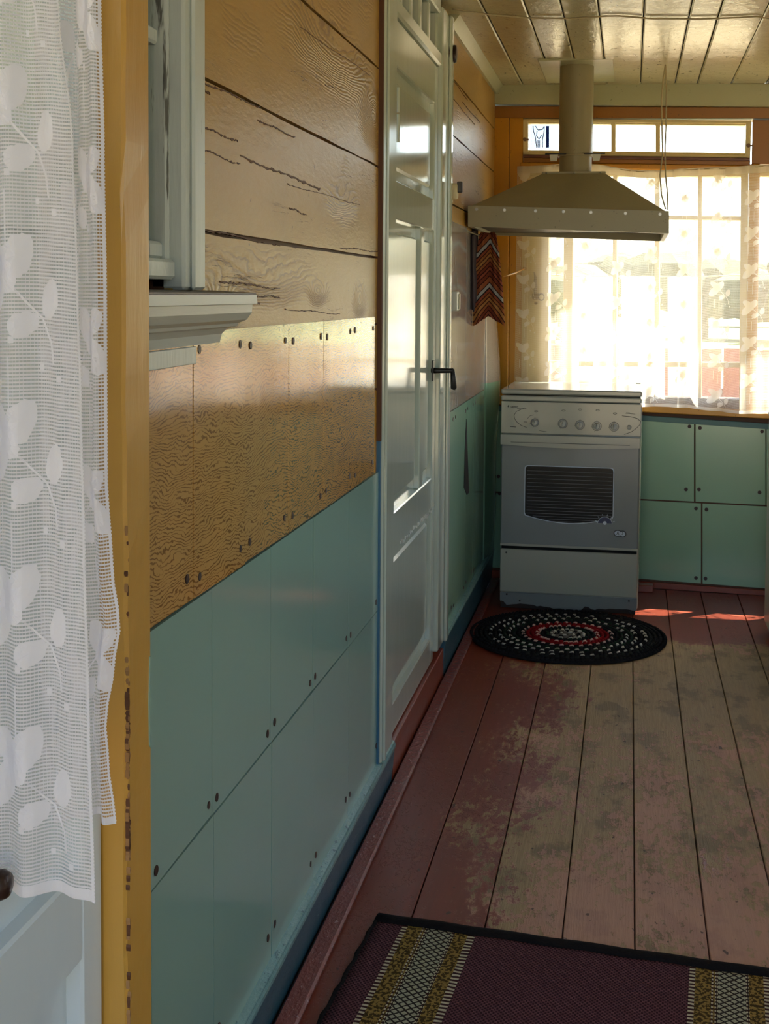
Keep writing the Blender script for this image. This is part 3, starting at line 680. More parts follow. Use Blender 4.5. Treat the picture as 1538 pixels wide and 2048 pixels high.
for i in range(26): box('fence_board', fr_, rect(i * .2 + .008, -.6, i * .2 + .192, .84 + random.uniform(-.01, .01)), 0, .02, mf, fn, 0)
for z in (-.2, .5): box('fence_rail', fr_, rect(0, z, 5.2, z + .06), -.04, 0, mf, fn, 0)
sh = thing('garden_shed', 'pale shed with pink roof standing behind the yard, left part of the window', 'shed', (-8, 42, -.6))
sf = Fr((-14.5, 40, -.6), (1, 0, 0), (0, 0, 1), (0, -1, 0))
box('shed_wall', sf, rect(0, 0, 9.4, 2.4), -5, 0, flat('shed_wall', (205, 190, 170), .9), sh, 0)
bm = bmesh.new(); prism(bm, sf, [(-.4, 2.3), (9.8, 2.3), (8.2, 4.2), (1.2, 4.2)], -5.3, .3); obj('shed_roof', bm, flat('pink_roof', (190, 120, 110), .8), sh)
mleaf = paint('tree_leaves', (76, 84, 62), .9, .3, 1, 3); mtr = flat('bark', (96, 80, 62), .9)
desc = ['low round bush at the left end of the yard behind the shed', 'broad hedge tree straight behind the white sheets', 'grey green bushy tree behind the right window column', 'tall dense tree at the far right of the yard', 'small clipped tree between the fence and the meadow edge', 'wide spreading tree closing the view at the left', 'dark low tree beyond the meadow seen over the fence']
for i, (x, y, r, h) in enumerate([(-2, 50, 2.2, 2.6), (3.5, 55, 2.8, 3.1), (9, 50, 2.8, 3.6), (15, 58, 3.0, 3.8), (7.5, 78, 3.2, 3.4), (-8.5, 66, 3.2, 3.6), (-.3, 70, 3.0, 3.6)]):
    tr = thing('garden_tree', desc[i], 'tree', (x, y, -.6), 'trees beyond the yard')
    bm = bmesh.new(); tube(bm, [(x, y, -.6), (x + .1, y, h * .6)], [.25, .12], 7); obj('trunk', bm, mtr, tr)
    bm = bmesh.new()
    for q in range(6): blob(bm, (x + random.uniform(-r, r) * .7, y + random.uniform(-1, 1), h * random.uniform(.3, .66)), r * random.uniform(.5, .75), h * random.uniform(.28, .4), 2, .12)
    obj('crown', bm, mleaf, tr)
# white sheets drying outdoors close to the window
ms = cloth('white_sheet', (250, 250, 246), False)
ln = tag(obj('washing_line', (lambda b: (tube(b, [on(x, y, 1, 6.9) for x, y in ((1010, 545), (1145, 552), (1250, 553), (1405, 553), (1560, 547), (1700, 540))], .003, 6), b)[1])(bmesh.new()), M['cord']), 'thin washing line outdoors that holds the white sheets', 'washing line')
sl_ = [('white sheet on the washing line outdoors, leftmost of the three', 1146, 1228), ('white sheet on the washing line outdoors, middle of the three', 1244, 1313), ('white sheet on the washing line outdoors, rightmost of the three', 1336, 1399)]
for lb, x0, x1 in sl_:
    bm = bmesh.new(); rows = []
    for j in range(9):
        row = []
        for i in range(17):
            p = on(x0 + (x1 - x0) * i / 16, 554 + (i == 0) * 0 + 252 * j / 8, 1, 6.9)
            row.append(bm.verts.new((p.x, 6.9 + .012 * math.sin(i * 1.3 + j * .2) - (.0), p.z)))
        rows.append(row)
    for j in range(8):
        for i in range(16): bm.faces.new((rows[j][i], rows[j + 1][i], rows[j + 1][i + 1], rows[j][i + 1]))
    o = tag(obj('white_sheet', bm, ms, None, True), lb, 'sheet', 'sheets drying outdoors'); o.modifiers.new('s', 'SOLIDIFY').thickness = .003

# ================================================================== LACE CURTAINS
def leafpoly(cx_, cy_, ang, L, Wd, k=34):
    pts = []
    for i in range(k):
        t = 2 * math.pi * i / k; a = L / 2 * math.cos(t); b = Wd / 2 * math.sin(t) * (1 - .25 * math.cos(t)) * (1 if abs(math.cos(t)) < .9 else .6)
        q = .0016; pts.append((round((cx_ + a * math.cos(ang) - b * math.sin(ang)) / q) * q + i * 1e-6, round((cy_ + a * math.sin(ang) + b * math.cos(ang)) / q) * q + i * 1e-6))
    return pts
def motif(u, v, s=1, fl=1):
    P = []
    for (dx, dy, an, L, Wd) in ((-.014, .016, 2.5, .036, .024), (.012, .015, .95, .038, .026), (-.017, -.016, -2.3, .044, .028), (-.002, .0, -.7, .034, .026), (.046, -.016, 1.25, .032, .020), (.018, -.036, .35, .028, .019)):
        P.append(leafpoly(u + fl * dx * s, v + dy * s, an if fl > 0 else math.pi - an, L * s, Wd * s))
    st_ = [(.004, -.006), (.034, -.032), (.046, -.05), (.048, -.066)]
    for (a, b) in zip(st_[:-1], st_[1:]):
        P.append([(u + fl * (a[0]) * s, v + a[1] * s), (u + fl * (b[0]) * s, v + b[1] * s), (u + fl * (b[0] + .0022) * s, v + b[1] * s + .001), (u + fl * (a[0] + .0022) * s, v + a[1] * s + .0015)])
    for (a, b) in ((.005, -.05), (.03, -.07), (.052, -.078)): P.append(rect(u + fl * a * s, v + b * s, u + fl * a * s + .005, v + b * s + .005))
    P.append(rect(u - .012 * fl, v - .085 * s, u - .0105 * fl, v - .045 * s)); P.append(rect(u + .004 * fl, v - .1 * s, u + .0055 * fl, v - .06 * s))
    return P
def curtain_mesh(surf, U, V, nu, nv):
    bm = bmesh.new(); uv = bm.loops.layers.uv.new('UVMap'); G = [[bm.verts.new(surf(U * i / nu, -V * j / nv)) for i in range(nu + 1)] for j in range(nv + 1)]
    for j in range(nv):
        for i in range(nu):
            f = bm.faces.new((G[j][i], G[j + 1][i], G[j + 1][i + 1], G[j][i + 1]))
            for l, (a, b) in zip(f.loops, ((i, j), (i, j + 1), (i + 1, j + 1), (i + 1, j))): l[uv].uv = (U * a / nu, -V * b / nv + 5)
    return bm
def motif_mesh(surf, U, V, u, v, off, s=1, fl=1):
    bm = bmesh.new()
    def P(a, b):
        e = .002; p = surf(a, b); d1 = surf(a + e, b) - p; d2 = surf(a, b + e) - p; n = d1.cross(d2)
        n = n.normalized() if n.length > 1e-9 else Vector((0, -1, 0))
        if n.y > 0: n = -n
        return p + n * off
    for poly in motif(u, v, s, fl):
        if any(a < .001 or a > U - .001 or b > -.001 or b < -V + .001 for a, b in poly): continue
        cxx = sum(a for a, b in poly) / len(poly); cyy = sum(b for a, b in poly) / len(poly)
        if len(poly) > 4:
            c = bm.verts.new(P(cxx, cyy)); r1_ = [bm.verts.new(P(cxx + (a - cxx) * .55, cyy + (b - cyy) * .55)) for a, b in poly]; r2_ = [bm.verts.new(P(a, b)) for a, b in poly]
            k = len(poly)
            for i in range(k):
                bm.faces.new((c, r1_[i], r1_[(i + 1) % k])); bm.faces.new((r1_[i], r2_[i], r2_[(i + 1) % k], r1_[(i + 1) % k]))
        else: bm.faces.new([bm.verts.new(P(a, b)) for a, b in poly])
    return bm
def strip_mesh(surf, u0, v0, u1, v1, n, off):
    bm = bmesh.new(); pr = None
    for i in range(n + 1):
        t = i / n
        if abs(u1 - u0) > abs(v1 - v0): a, b = surf(u0 + (u1 - u0) * t, v0), surf(u0 + (u1 - u0) * t, v1)
        else: a, b = surf(u0, v0 + (v1 - v0) * t), surf(u1, v0 + (v1 - v0) * t)
        a = a + Vector((0, -off, 0)); b = b + Vector((0, -off, 0)); cur = (bm.verts.new(a), bm.verts.new(b))
        if pr: bm.faces.new((pr[0], cur[0], cur[1], pr[1]))
        pr = cur
    return bm
# --- near curtain, drawn aside in the doorway
nc = thing('lace_curtain', 'white lace curtain with leaf pattern drawn aside over the white door at the left edge', 'curtain', (.14, .92, .68))
ZT = 1.93
def edge_near(z, tab):
    for (za, xa), (zb_, xb) in zip(tab[:-1], tab[1:]):
        if za >= z >= zb_: t = (za - z) / (za - zb_ + 1e-9); t = t * t * (3 - 2 * t); return xa + (xb - xa) * t
    return tab[0][1] if z > tab[0][0] else tab[-1][1]
def tabp(pts, Y): r = [(on(x, y, 1, Y)[2], on(x, y, 1, Y)[0]) for x, y in pts]; return r
YF, YB = .905, .955
tf = tabp([(120, 0), (150, 300), (160, 560), (168, 800), (175, 1100), (182, 1400), (190, 1800)], YF)
tb = tabp([(205, 0), (212, 300), (217, 600), (219, 950), (230, 1130), (245, 1250), (232, 1340), (217, 1440), (224, 1530), (238, 1640)], YB)
XL = .0785
zbf = on(100, 1800, 1, YF)[2]; zbb = on(220, 1640, 1, YB)[2]
UF, VF, UB, VB = .135, ZT - zbf, .12, ZT - zbb
def s_front(u, v):
    t = u / UF; z = ZT + v * (1 - .0) ; xr = edge_near(z, tf); x = XL + (xr - XL) * t
    y = YF + .006 * math.sin(t * 9 + z * .9) + .004 * math.sin(t * 19 + z * 2.1) + .004 * t * math.sin(z * 5)
    return Vector((x, y, z + .006 * math.sin(t * 3) * (-v / VF)))
def s_back(u, v):
    t = u / UB; z = ZT + v; xr = edge_near(z, tb); x0 = XL + .03; x = x0 + (xr - x0) * t
    y = YB + .009 * math.sin(t * 10 + z * 1.7) + .004 * math.sin(t * 23 - z * 3)
    return Vector((x, y, z))
obj('net_panel', curtain_mesh(s_front, UF, VF, 44, 60), M['lace'], nc, True); obj('net_fold', curtain_mesh(s_back, UB, VB, 44, 60), M['lace'], nc, True)
VS = .1235
v0 = on(40, 225, 1, YF)[2] - ZT
for k in range(-1, 8):
    v = v0 - k * VS + .0
    if -VF + .03 < v < -.02: obj('leaf_motif', motif_mesh(s_front, UF, VF, .052 + .001 * k, v, .0012, 1.0), M['leaf'], nc)
    v2 = v - .045
    if -VB + .03 < v2 < -.03: obj('leaf_motif', motif_mesh(s_back, UB, VB, .092, v2, .0012, .8, -1), M['leaf'], nc)
obj('hem', strip_mesh(s_front, 0, -VF, UF, -VF + .009, 40, .0014), M['leaf'], nc); obj('hem', strip_mesh(s_back, 0, -VB, UB, -VB + .006, 40, .0014), M['leaf'], nc)
obj('selvedge', strip_mesh(s_back, UB - .0025, -.01, UB, -VB, 60, .0012), M['leaf'], nc); obj('selvedge', strip_mesh(s_front, UF - .004, -.01, UF, -VF, 60, .0012), M['leaf'], nc)
bm = bmesh.new(); tube(bm, [(.071, .93, ZT), (1.5, .93, ZT)], .006, 10); tag(obj('curtain_rod', bm, M['steel']), 'thin curtain rod over the doorway above the lace curtain', 'rod')
# --- window curtain
fc = thing('window_curtain', 'long sheer lace curtain with leaf sprigs hanging across the sunny far windows', 'curtain', FW.p(.7, .8, .06))
cA, cB = FW.px(1033, 332, .07), FW.px(1850, 336, .07); zlow = FW.px(1500, 800, .07)[1]
UC, VC = (cB[0] - cA[0]), cA[1] - FW.px(1100, 796, .07)[1]
def s_far(u, v):
    sag = .012 * math.sin(u / UC * math.pi * 4) * (1 + v / VC) + .0
    t = -v / VC
    return FW.p(cA[0] + u + .006 * math.sin(u * 40) * t, cA[1] + (cB[1] - cA[1]) * u / UC + v * (1 + .02 * u) + sag - .004 * math.sin(u * 16), .052 + (.005 + .008 * t) * math.sin(u * 42 + math.sin(u * 9) * 1.5) + .004 * math.sin(u * 97))
obj('net_panel', curtain_mesh(s_far, UC, VC, 260, 14), M['lace_far'], fc, True)
for i in range(int(UC / .13)):
    for k in range(7):
        obj('leaf_motif', motif_mesh(s_far, UC, VC, .03 + i * .13, -.05 - k * .14 - (.07 if i % 2 else 0), .001, .9), M['leaf_far'], fc)
obj('hem', strip_mesh(s_far, 0, -.03, UC, -.0, 200, .0012), M['lace_far'], fc); obj('hem', strip_mesh(s_far, 0, -VC, UC, -VC + .012, 200, .0012), M['leaf_far'], fc)
bm = bmesh.new(); tube(bm, [s_far(UC * i / 30, -.006) + Vector((0, .002, 0)) for i in range(31)], .0018, 6); obj('curtain_string', bm, M['cord'], fc)

# ================================================================== WHITE PORCH DOOR standing open at the left
pd_ = thing('porch_door', 'white panelled door standing open behind the lace curtain, left edge', 'door', (.05, .82, 0))
PD = Fr((.07, 0, 0), (0, 1, 0), (0, 0, 1), (1, 0, 0))
zu = PD.px(60, 1846)[1]; zl = PD.px(166, 1921)[1]; ys = PD.px(166, 1950)[0]; ysu = PD.px(88, 1811)[0]
box('stile', PD, rect(ys, .01, 1.174, 1.97), -.034, 0, M['leafdoor'], pd_, .003); box('stile', PD, rect(.45, .01, .53, 1.97), -.034, 0, M['leafdoor'], pd_, .003)
for z0, z1 in ((.01, .12), (zl, zu), (1.25, 1.33), (1.88, 1.97)): box('rail', PD, rect(.53, z0, ys, z1), -.034, 0, M['leafdoor'], pd_, .003)
for z0, z1 in ((.12, zl), (zu, 1.25)):
    box('door_panel', PD, rect(.525, z0 - .004, ys + .004, z1 + .004), -.03, -.017, M['leafdoor'], pd_, 0)
box('window_pane', PD, rect(.525, 1.325, ys + .004, 1.885), -.02, -.016, M['glass'], pd_, 0)
kp = on(4, 1770, 1, .878)
kn = bpy.data.objects.new('knob', None)
bm = bmesh.new(); tube(bm, [(.069, .878, kp.z), (.073, .878, kp.z), (.0731, .878, kp.z), (kp.x - .016, .878, kp.z), (kp.x - .010, .878, kp.z), (kp.x, .878, kp.z), (kp.x + .005, .878, kp.z), (kp.x + .007, .878, kp.z)], [.015, .014, .006, .006, .010, .0115, .009, .002], 16)
obj('knob', bm, M['handle'], pd_, True)

# ================================================================== HOOD
hd = thing('cooker_hood', 'cream sheet metal canopy hood with round flue above the white stove', 'hood', (.38, 4.9, 1.42))
HY = 4.46
HF = Fr((0, HY, 0), (1, 0, 0), (0, 0, 1), (0, -1, 0))
tl, tr_, br_, bl_ = [HF.px(x, y) for x, y in ((936, 411), (1338, 422), (1338, 467), (936, 453))]
HD = .66
def hp(u, v, d): return Vector((u, HY + d, v))
bm = bmesh.new()
# skirt: hollow frame
o_t = [hp(tl[0], tl[1], 0), hp(tr_[0], tr_[1], 0), hp(tr_[0], tr_[1], HD), hp(tl[0], tl[1], HD)]
o_b = [hp(bl_[0], bl_[1], 0), hp(br_[0], br_[1], 0), hp(br_[0], br_[1], HD), hp(bl_[0], bl_[1], HD)]
i_b = [hp(bl_[0] + .015, bl_[1], .015), hp(br_[0] - .015, br_[1], .015), hp(br_[0] - .015, br_[1], HD - .015), hp(bl_[0] + .015, bl_[1], HD - .015)]
A_, B_, C_ = [[bm.verts.new(p) for p in q_] for q_ in (o_t, o_b, i_b)]
D_ = [bm.verts.new(p + Vector((0, 0, .05))) for p in i_b]
for i in range(4):
    j = (i + 1) % 4; bm.faces.new((A_[i], B_[i], B_[j], A_[j])); bm.faces.new((B_[i], C_[i], C_[j], B_[j])); bm.faces.new((C_[i], D_[i], D_[j], C_[j]))
bmesh.ops.recalc_face_normals(bm, faces=bm.faces)
sk = obj('skirt', bm, M['hood'], hd)
PYc, PR = HY + .47, .063
c0, c1 = [Fr((0, PYc - .1, 0), (1, 0, 0), (0, 0, 1), (0, -1, 0)).px(x, y) for x, y in ((1086, 347), (1209, 349))]
bm = bmesh.new()
low = [bm.verts.new(p) for p in (hp(tl[0] + .008, tl[1] - .002, .008), hp(tr_[0] - .008, tr_[1] - .002, .008), hp(tr_[0] - .008, tr_[1], HD - .008), hp(tl[0] + .008, tl[1], HD - .008))]
hi = [bm.verts.new(Vector((x, y, c0[1]))) for x, y in ((c0[0], PYc - .1), (c1[0], PYc - .1), (c1[0], PYc + .1), (c0[0], PYc + .1))]
for i in range(4): bm.faces.new((low[i], low[(i + 1) % 4], hi[(i + 1) % 4], hi[i]))
bmesh.ops.recalc_face_normals(bm, faces=bm.faces); o = obj('canopy', bm, M['hood'], hd); sm = o.modifiers.new('s', 'SOLIDIFY'); sm.thickness = .003; sm.offset = -1
box('top_plate', FL, rect(c0[0] - .004, PYc - .104, c1[0] + .004, PYc + .104), c0[1] - .002, c0[1] + .006, M['hood'], hd, .001)
box('filter', FL, rect(bl_[0] + .02, HY + .02, br_[0] - .02, HY + HD - .02), bl_[1] + .008, bl_[1] + .02, M['black'], hd, 0, label='dark underside of the hood')
for px_ in (953, 1009, 1071, 1127, 1182, 1251, 1320):
    u, v = HF.px(px_, 411 + (px_ - 936) * .0274 + 7); bm = bmesh.new(); disc(bm, HF, u, v, -.001, .003, .0055, 8); obj('rivet', bm, M['steel'], sk)
for px_ in (1093, 1149, 1201):
    u, v = HF.px(px_, 349); bm = bmesh.new(); p = Vector((c0[0] + (c1[0] - c0[0]) * (px_ - 1086) / 123, PYc - .104, c0[1] + .002)); blob(bm, p, .004, sub=1); obj('rivet', bm, M['steel'], hd)
pcx = (c0[0] + c1[0]) / 2 + .002
zc = ceilz(pcx)
PPf = Fr((0, PYc - PR, 0), (1, 0, 0), (0, 0, 1), (0, -1, 0)); zj_ = PPf.px(1150, 308)[1]
bm = bmesh.new(); tube(bm, [(pcx, PYc, c0[1] + .004), (pcx, PYc, zj_ + .01)], PR - .003, 40); tube(bm, [(pcx, PYc, zj_ + .004), (pcx, PYc, zc)], PR, 40)
fl_ = obj('flue_pipe', bm, M['hood'], hd, True); fl_.modifiers.new('e', 'EDGE_SPLIT')
bm = bmesh.new(); tube(bm, [(pcx, PYc, zj_ - .004), (pcx, PYc, zj_ + .002)], PR + .003, 40); obj('pipe_band', bm, M['hood'], hd)
bm = bmesh.new(); tube(bm, [(pcx - .11, PYc - .055, zj_ + .002), (pcx + .11, PYc - .055, zj_ + .002)], .003, 6); obj('support_rod', bm, M['black'], hd)
for s in (-1, 1): box('bracket', Fr((pcx + s * .078, PYc - .055, zj_ - .012), (1, 0, 0), (0, 0, 1), (0, -1, 0)), [(-.012, -.012), (.012, -.012), (.016, .012), (-.016, .012)], -.002, .002, M['mould'], hd, 0)
box('ceiling_collar', FL, rect(pcx - .135, PYc - .14, pcx + .135, 5.30), zc - .005, zc + .004, M['cream'], hd, .002)

# wire from the ceiling to the hood and the one along the ceiling
wy = 4.9
bm = bmesh.new(); P_ = [on(x, y, 1, wy - (.14 * (y > 300))) for x, y in ((1331, 120), (1326, 160), (1323, 200), (1324, 260), (1325, 310), (1320, 350), (1323, 390), (1331, 418))]
P2 = [on(x, y, 1, wy - (.14 * (y > 300))) for x, y in ((1331, 120), (1333, 180), (1332, 250), (1330, 300), (1331, 350), (1335, 390), (1334, 420))]
P_[0].z = P2[0].z = ceilz(P_[0].x) - .001
tube(bm, P_, .0028, 6); tube(bm, P2, .0028, 6)
tag(obj('hanging_wire', bm, M['cord'], None, True), 'looped pale wire hanging from the ceiling to the right corner of the hood', 'wire')
bm = bmesh.new(); pts = []
for x, y in ((905, 18), (960, 27), (1000, 31), (1060, 36), (1140, 37), (1215, 32), (1240, 32), (1300, 37), (1400, 38), (1480, 35), (1515, 33), (1560, 44)):
    r = ray(x, y); k_ = (CL.p(0, 0, .005) - CAM).dot(Vector((-.028, 0, -1))) / r.dot(Vector((-.028, 0, -1))); pts.append(CAM + r * k_)
tube(bm, pts, .0026, 6); tag(obj('ceiling_cable', bm, M['cord'], None, True), 'thin painted cable running across the ceiling boards', 'cable')

# ================================================================== STOVE
a0, b0 = Vector((.096, 4.946, 0)), Vector((.612, 4.856, 0)); U_ = (b0 - a0).normalized(); SW = (b0 - a0).length
NS = Vector((U_.y, -U_.x, 0)); NS = NS if NS.y < 0 else -NS
SF0 = Fr(a0, U_, (0, 0, 1), NS); mid_ = a0 + U_ * SW / 2
U_ = Vector((math.cos(math.radians(1.2)), -math.sin(math.radians(1.2)), 0)); NS = Vector((U_.y, -U_.x, 0)); a0 = mid_ - U_ * SW / 2
SF = Fr(a0, U_, (0, 0, 1), NS)
SF.px = lambda x, y, n=0: SF0.px(x, y, n)
stv = thing('gas_stove', 'white four burner gas stove with closed lid and dark oven window', 'stove', a0 + U_ * SW / 2 - NS * .23)
SD = .43
H_top = SF.px(1140, 780)[1]
def sq(name, pts, n0, n1, m, par=stv, bev=.003, **k): return box(name, SF, quad(SF, pts, n1), n0, n1, m, par, bev, **k)
zs = lambda y, x=1140: SF.px(x, y)[1]
# heights measured on the front
z_lid0, z_lid1, z_top0 = zs(791), H_top, zs(804)
z_pan0, z_hdl0, z_door0, z_drw1, z_drw0 = zs(870), zs(891), zs(1096), zs(1101), zs(1190)
w_ = SW
box('body', SF, rect(.002, .02, w_ - .002, z_top0 - .002), -SD, -.012, M['enamel'], stv, .004)
box('cooktop', SF, rect(0, z_top0, w_, z_lid0 - .004), -SD, .008, M['enamel'], stv, .004)
box('lid', SF, rect(-.001, z_lid0, w_ + .001, z_lid1), -SD - .01, .006, M['enamel'], stv, .005)
box('lid_hinge', SF, rect(w_ - .03, z_lid0 - .012, w_ - .008, z_lid1 + .004), -SD - .016, -SD + .02, M['steel'], stv, .002)
cp = box('control_panel', SF, rect(.0, z_pan0 + .001, w_, z_top0 - .002), -.02, .004, M['enamel'], stv, .002)
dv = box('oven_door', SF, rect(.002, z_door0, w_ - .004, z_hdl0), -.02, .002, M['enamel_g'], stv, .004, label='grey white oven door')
# bowed handle band
bm = bmesh.new(); k = 24; top_, bot_ = [], []
for i in range(k + 1):
    t = i / k; top_.append((.001 + (w_ - .005) * t, z_pan0 - .003)); bot_.append((.001 + (w_ - .005) * t, z_hdl0 - .001 - .008 * math.sin(math.pi * t)))
prism(bm, SF, bot_ + top_[::-1], -.01, .020, 0); obj('door_handle', bm, M['enamel'], dv)
bm = bmesh.new(); prism(bm, SF, rect(.04, z_hdl0 + .008, w_ - .04, z_hdl0 + .010), .019, .0206); obj('handle_groove', bm, M['print'], dv)
# oven window with curved lower edge
tlw, trw, brw, blw = [SF.px(x, y, .003) for x, y in ((1053, 928), (1225, 941), (1225, 1034), (1052, 1030))]
def ovw(e):
    p = []; zt_, z0_ = (tlw[1] + trw[1]) / 2 + e, (blw[1] + brw[1]) / 2 - e; u0_, u1_ = tlw[0] - e, trw[0] + e; r = .012
    for a in range(5): t = math.pi / 2 * a / 4; p.append((u1_ - r + r * math.sin(t) , zt_ - r + r * math.cos(t)))
    p.append((u1_, z0_ + .006))
    for i in range(17): t = i / 16; p.append((u1_ - .004 + (u0_ - u1_ + .008) * t, z0_ - .033 * math.sin(math.pi * (.08 + .84 * t)) + .006))
    p.append((u0_, z0_ + .006))
    for a in range(5): t = math.pi / 2 * a / 4; p.append((u0_ + r - r * math.cos(t), zt_ - r + r * math.sin(t)))
    return p
bm = bmesh.new(); prism(bm, SF, ovw(.003), .0, .0032); obj('window_trim', bm, M['whitepr'], dv)
bm = bmesh.new(); prism(bm, SF, ovw(0), .001, .0038); ow = obj('oven_window', bm, M['ovenglass'], dv)
H_ = tlw[1] - blw[1]
for i in range(16):
    t = 1 - (1 - (i + 1) / 17) ** 1.25; z = tlw[1] - .006 - (H_ + .016) * t
    uu = .006 if i < 13 else .03 * (i - 12)
    bm = bmesh.new(); prism(bm, SF, rect(tlw[0] + uu, z - .0006, trw[0] - uu * .5, z + .0006), .0037, .0041); obj('rack_stripe', bm, M['rackline'], ow)
# blue dial print in the window's corner
cu_, cv_ = SF.px(1208, 1050, .004); bm = bmesh.new()
prism(bm, SF, [(cu_ + .026 * math.cos(a), cv_ + .026 * math.sin(a)) for a in [math.pi * (.04 + .92 * i / 14) for i in range(15)]], .0038, .0044); obj('dial_print', bm, M['bluepr'], ow)
bm = bmesh.new(); arc = [(cu_ + .027 * math.cos(a), cv_ + .027 * math.sin(a)) for a in [math.pi * (.03 + .94 * i / 14) for i in range(15)]]; squig(bm, arc, .0014, SF, .0046)
for i in range(6): a = math.pi * (.1 + .16 * i); squig(bm, [(cu_ + .031 * math.cos(a), cv_ + .031 * math.sin(a)), (cu_ + .038 * math.cos(a), cv_ + .038 * math.sin(a))], .0016, SF, .0046)
disc(bm, SF, cu_, cv_ + .004, .0042, .0048, .007, 12); obj('dial_scale', bm, M['whitepr'], ow)
# oval badge
eu, ev = SF.px(1238, 1070, .003)
bm = bmesh.new(); disc(bm, SF, eu - .008, ev + .001, .001, .0034, .016, 18, .013); disc(bm, SF, eu + .010, ev - .001, .001, .0033, .014, 18, .013); bd = obj('badge', bm, M['print'], dv)
bm = bmesh.new(); disc(bm, SF, eu - .008, ev + .001, .0034, .0038, .0125, 16, .0095); disc(bm, SF, eu + .010, ev - .001, .0034, .0038, .010, 16, .009); obj('badge_face', bm, M['whitepr'], bd)
bm = bmesh.new(); squig(bm, [(eu - .012, ev - .005), (eu - .008, ev + .008), (eu - .004, ev - .005)], .002, SF, .0042); squig(bm, [(eu - .011, ev - .001), (eu - .005, ev - .001)], .0015, SF, .0042); squig(bm, [(eu + .008, ev + .006), (eu + .012, ev + .001), (eu + .007, ev - .004)], .002, SF, .0042); squig(bm, [(eu - .012, ev - .010), (eu, ev - .007), (eu + .010, ev - .011)], .0014, SF, .0042); obj('badge_mark', bm, M['print'], bd)
# drawer, plinth with chipped lower edge
box('door_strip', SF, rect(.002, z_door0 - .001, w_ - .004, z_door0 + .008), -.01, .0045, M['enamel'], stv, .001)
dw = box('drawer_front', SF, rect(.002, z_drw0, w_ - .004, z_drw1 - .004), -.02, .0, M['enamel'], stv, .003)
box('shadow_gap', SF, rect(.006, z_drw1 - .006, w_ - .008, z_door0 + .001), -.02, -.009, M['dark'], stv, 0)
bm = bmesh.new(); low_ = []
for i in range(41):
    t = i / 40; e = .012 + .006 * math.sin(t * 9) + random.uniform(-.003, .003) + (.016 if t < .05 else 0) + (.012 if .60 < t < .66 else 0)
    low_.append((.003 + (w_ - .008) * t, e))
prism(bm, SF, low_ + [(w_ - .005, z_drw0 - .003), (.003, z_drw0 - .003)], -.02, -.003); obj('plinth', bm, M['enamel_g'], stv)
box('plinth_rust', SF, rect(.006, .001, w_ - .01, .05), -.022, -.012, flat('rust_plinth', (44, 32, 26), .8), stv, 0)
for (x, y) in ((1016, 1101), (1017, 1184), (1256, 1206), (1259, 1228), (1042, 1198)):
    u, v = SF.px(x, y, .0); bm = bmesh.new(); disc(bm, SF, u, v, -.004, .002, .0038, 8); obj('screw', bm, M['black'], stv)
for uu in (.04, w_ - .06):
    for dd in (-.05, -SD + .05): bm = bmesh.new(); disc(bm, Fr(SF.p(uu, 0, dd), (1, 0, 0), (0, 1, 0), (0, 0, 1)), 0, 0, 0, .022, .014, 12); obj('foot', bm, M['black'], stv)
# knobs
kx = [(1071, 844, .0125), (1125.5, 847, .0145), (1159, 850, .0145), (1192, 853, .0145), (1226, 854.5, .0145)]
for i, (x, y, r) in enumerate(kx):
    u, v = SF.px(x, y, .006)
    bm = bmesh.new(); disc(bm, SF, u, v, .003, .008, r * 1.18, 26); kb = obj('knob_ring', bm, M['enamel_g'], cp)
    bm = bmesh.new()
    tube(bm, [SF.p(u, v, .006), SF.p(u, v, .02), SF.p(u, v, .0225)], [r * .86, r * .78, r * .68], 26)
    prism(bm, SF, [(u - .0022, v - r * .7), (u + .0022, v - r * .7), (u + .0022, v + r * .7), (u - .0022, v + r * .7)], .022, .030, .0012); obj('knob', bm, M['knob'], kb)
    bm = bmesh.new(); prism(bm, SF, rect(u - .0006, v, u + .0006, v + r * .62), .0299, .0303)
    for an in (90, 190, 250): disc(bm, SF, u + r * 1.42 * math.cos(math.radians(an)), v + r * 1.42 * math.sin(math.radians(an)), .0035, .0046, .0013, 8)
    ring = [(u + r * 1.2 * math.cos(q_), v + r * 1.2 * math.sin(q_)) for q_ in [k * math.pi / 12 for k in range(25)]]; squig(bm, ring, .0016, SF, .0083)
    obj('knob_mark', bm, M['print'], kb)
u, v = SF.px(1256, 856.5, .006); bm = bmesh.new(); tube(bm, [SF.p(u, v, .003), SF.p(u, v, .010)], [.008, .0075], 16); kb = obj('button', bm, M['knob'], cp)
bm = bmesh.new(); squig(bm, [(u + .0072 * math.cos(q_), v + .0072 * math.sin(q_)) for q_ in [k * math.pi / 8 for k in range(17)]], .0012, SF, .0103); squig(bm, [(u + .004 * math.cos(q_), v + .004 * math.sin(q_)) for q_ in [k * math.pi / 8 for k in range(17)]], .001, SF, .0103); obj('button_ring', bm, M['print'], kb)
def zc_(cx_, cy_): return SF.px(990 + cx_ / 4.961, 740 + cy_ / 4.961, .0045)
bm = bmesh.new()
squig(bm, [zc_(*p) for p in ((320, 377), (270, 384), (225, 405), (203, 440), (208, 475), (235, 515), (275, 545), (325, 565))], .0019, SF, .0046)
squig(bm, [zc_(*p) for p in ((230, 378), (300, 374))], .0016, SF, .0046)
squig(bm, [zc_(*p) for p in ((1250, 462), (1330, 470), (1400, 490), (1433, 520), (1425, 555), (1390, 590), (1340, 625), (1270, 648))], .0019, SF, .0046)
squig(bm, [zc_(*p) for p in ((445, 598), (515, 608))], .0016, SF, .0046); squig(bm, [zc_(*p) for p in ((295, 508), (330, 510))], .0019, SF, .0046)
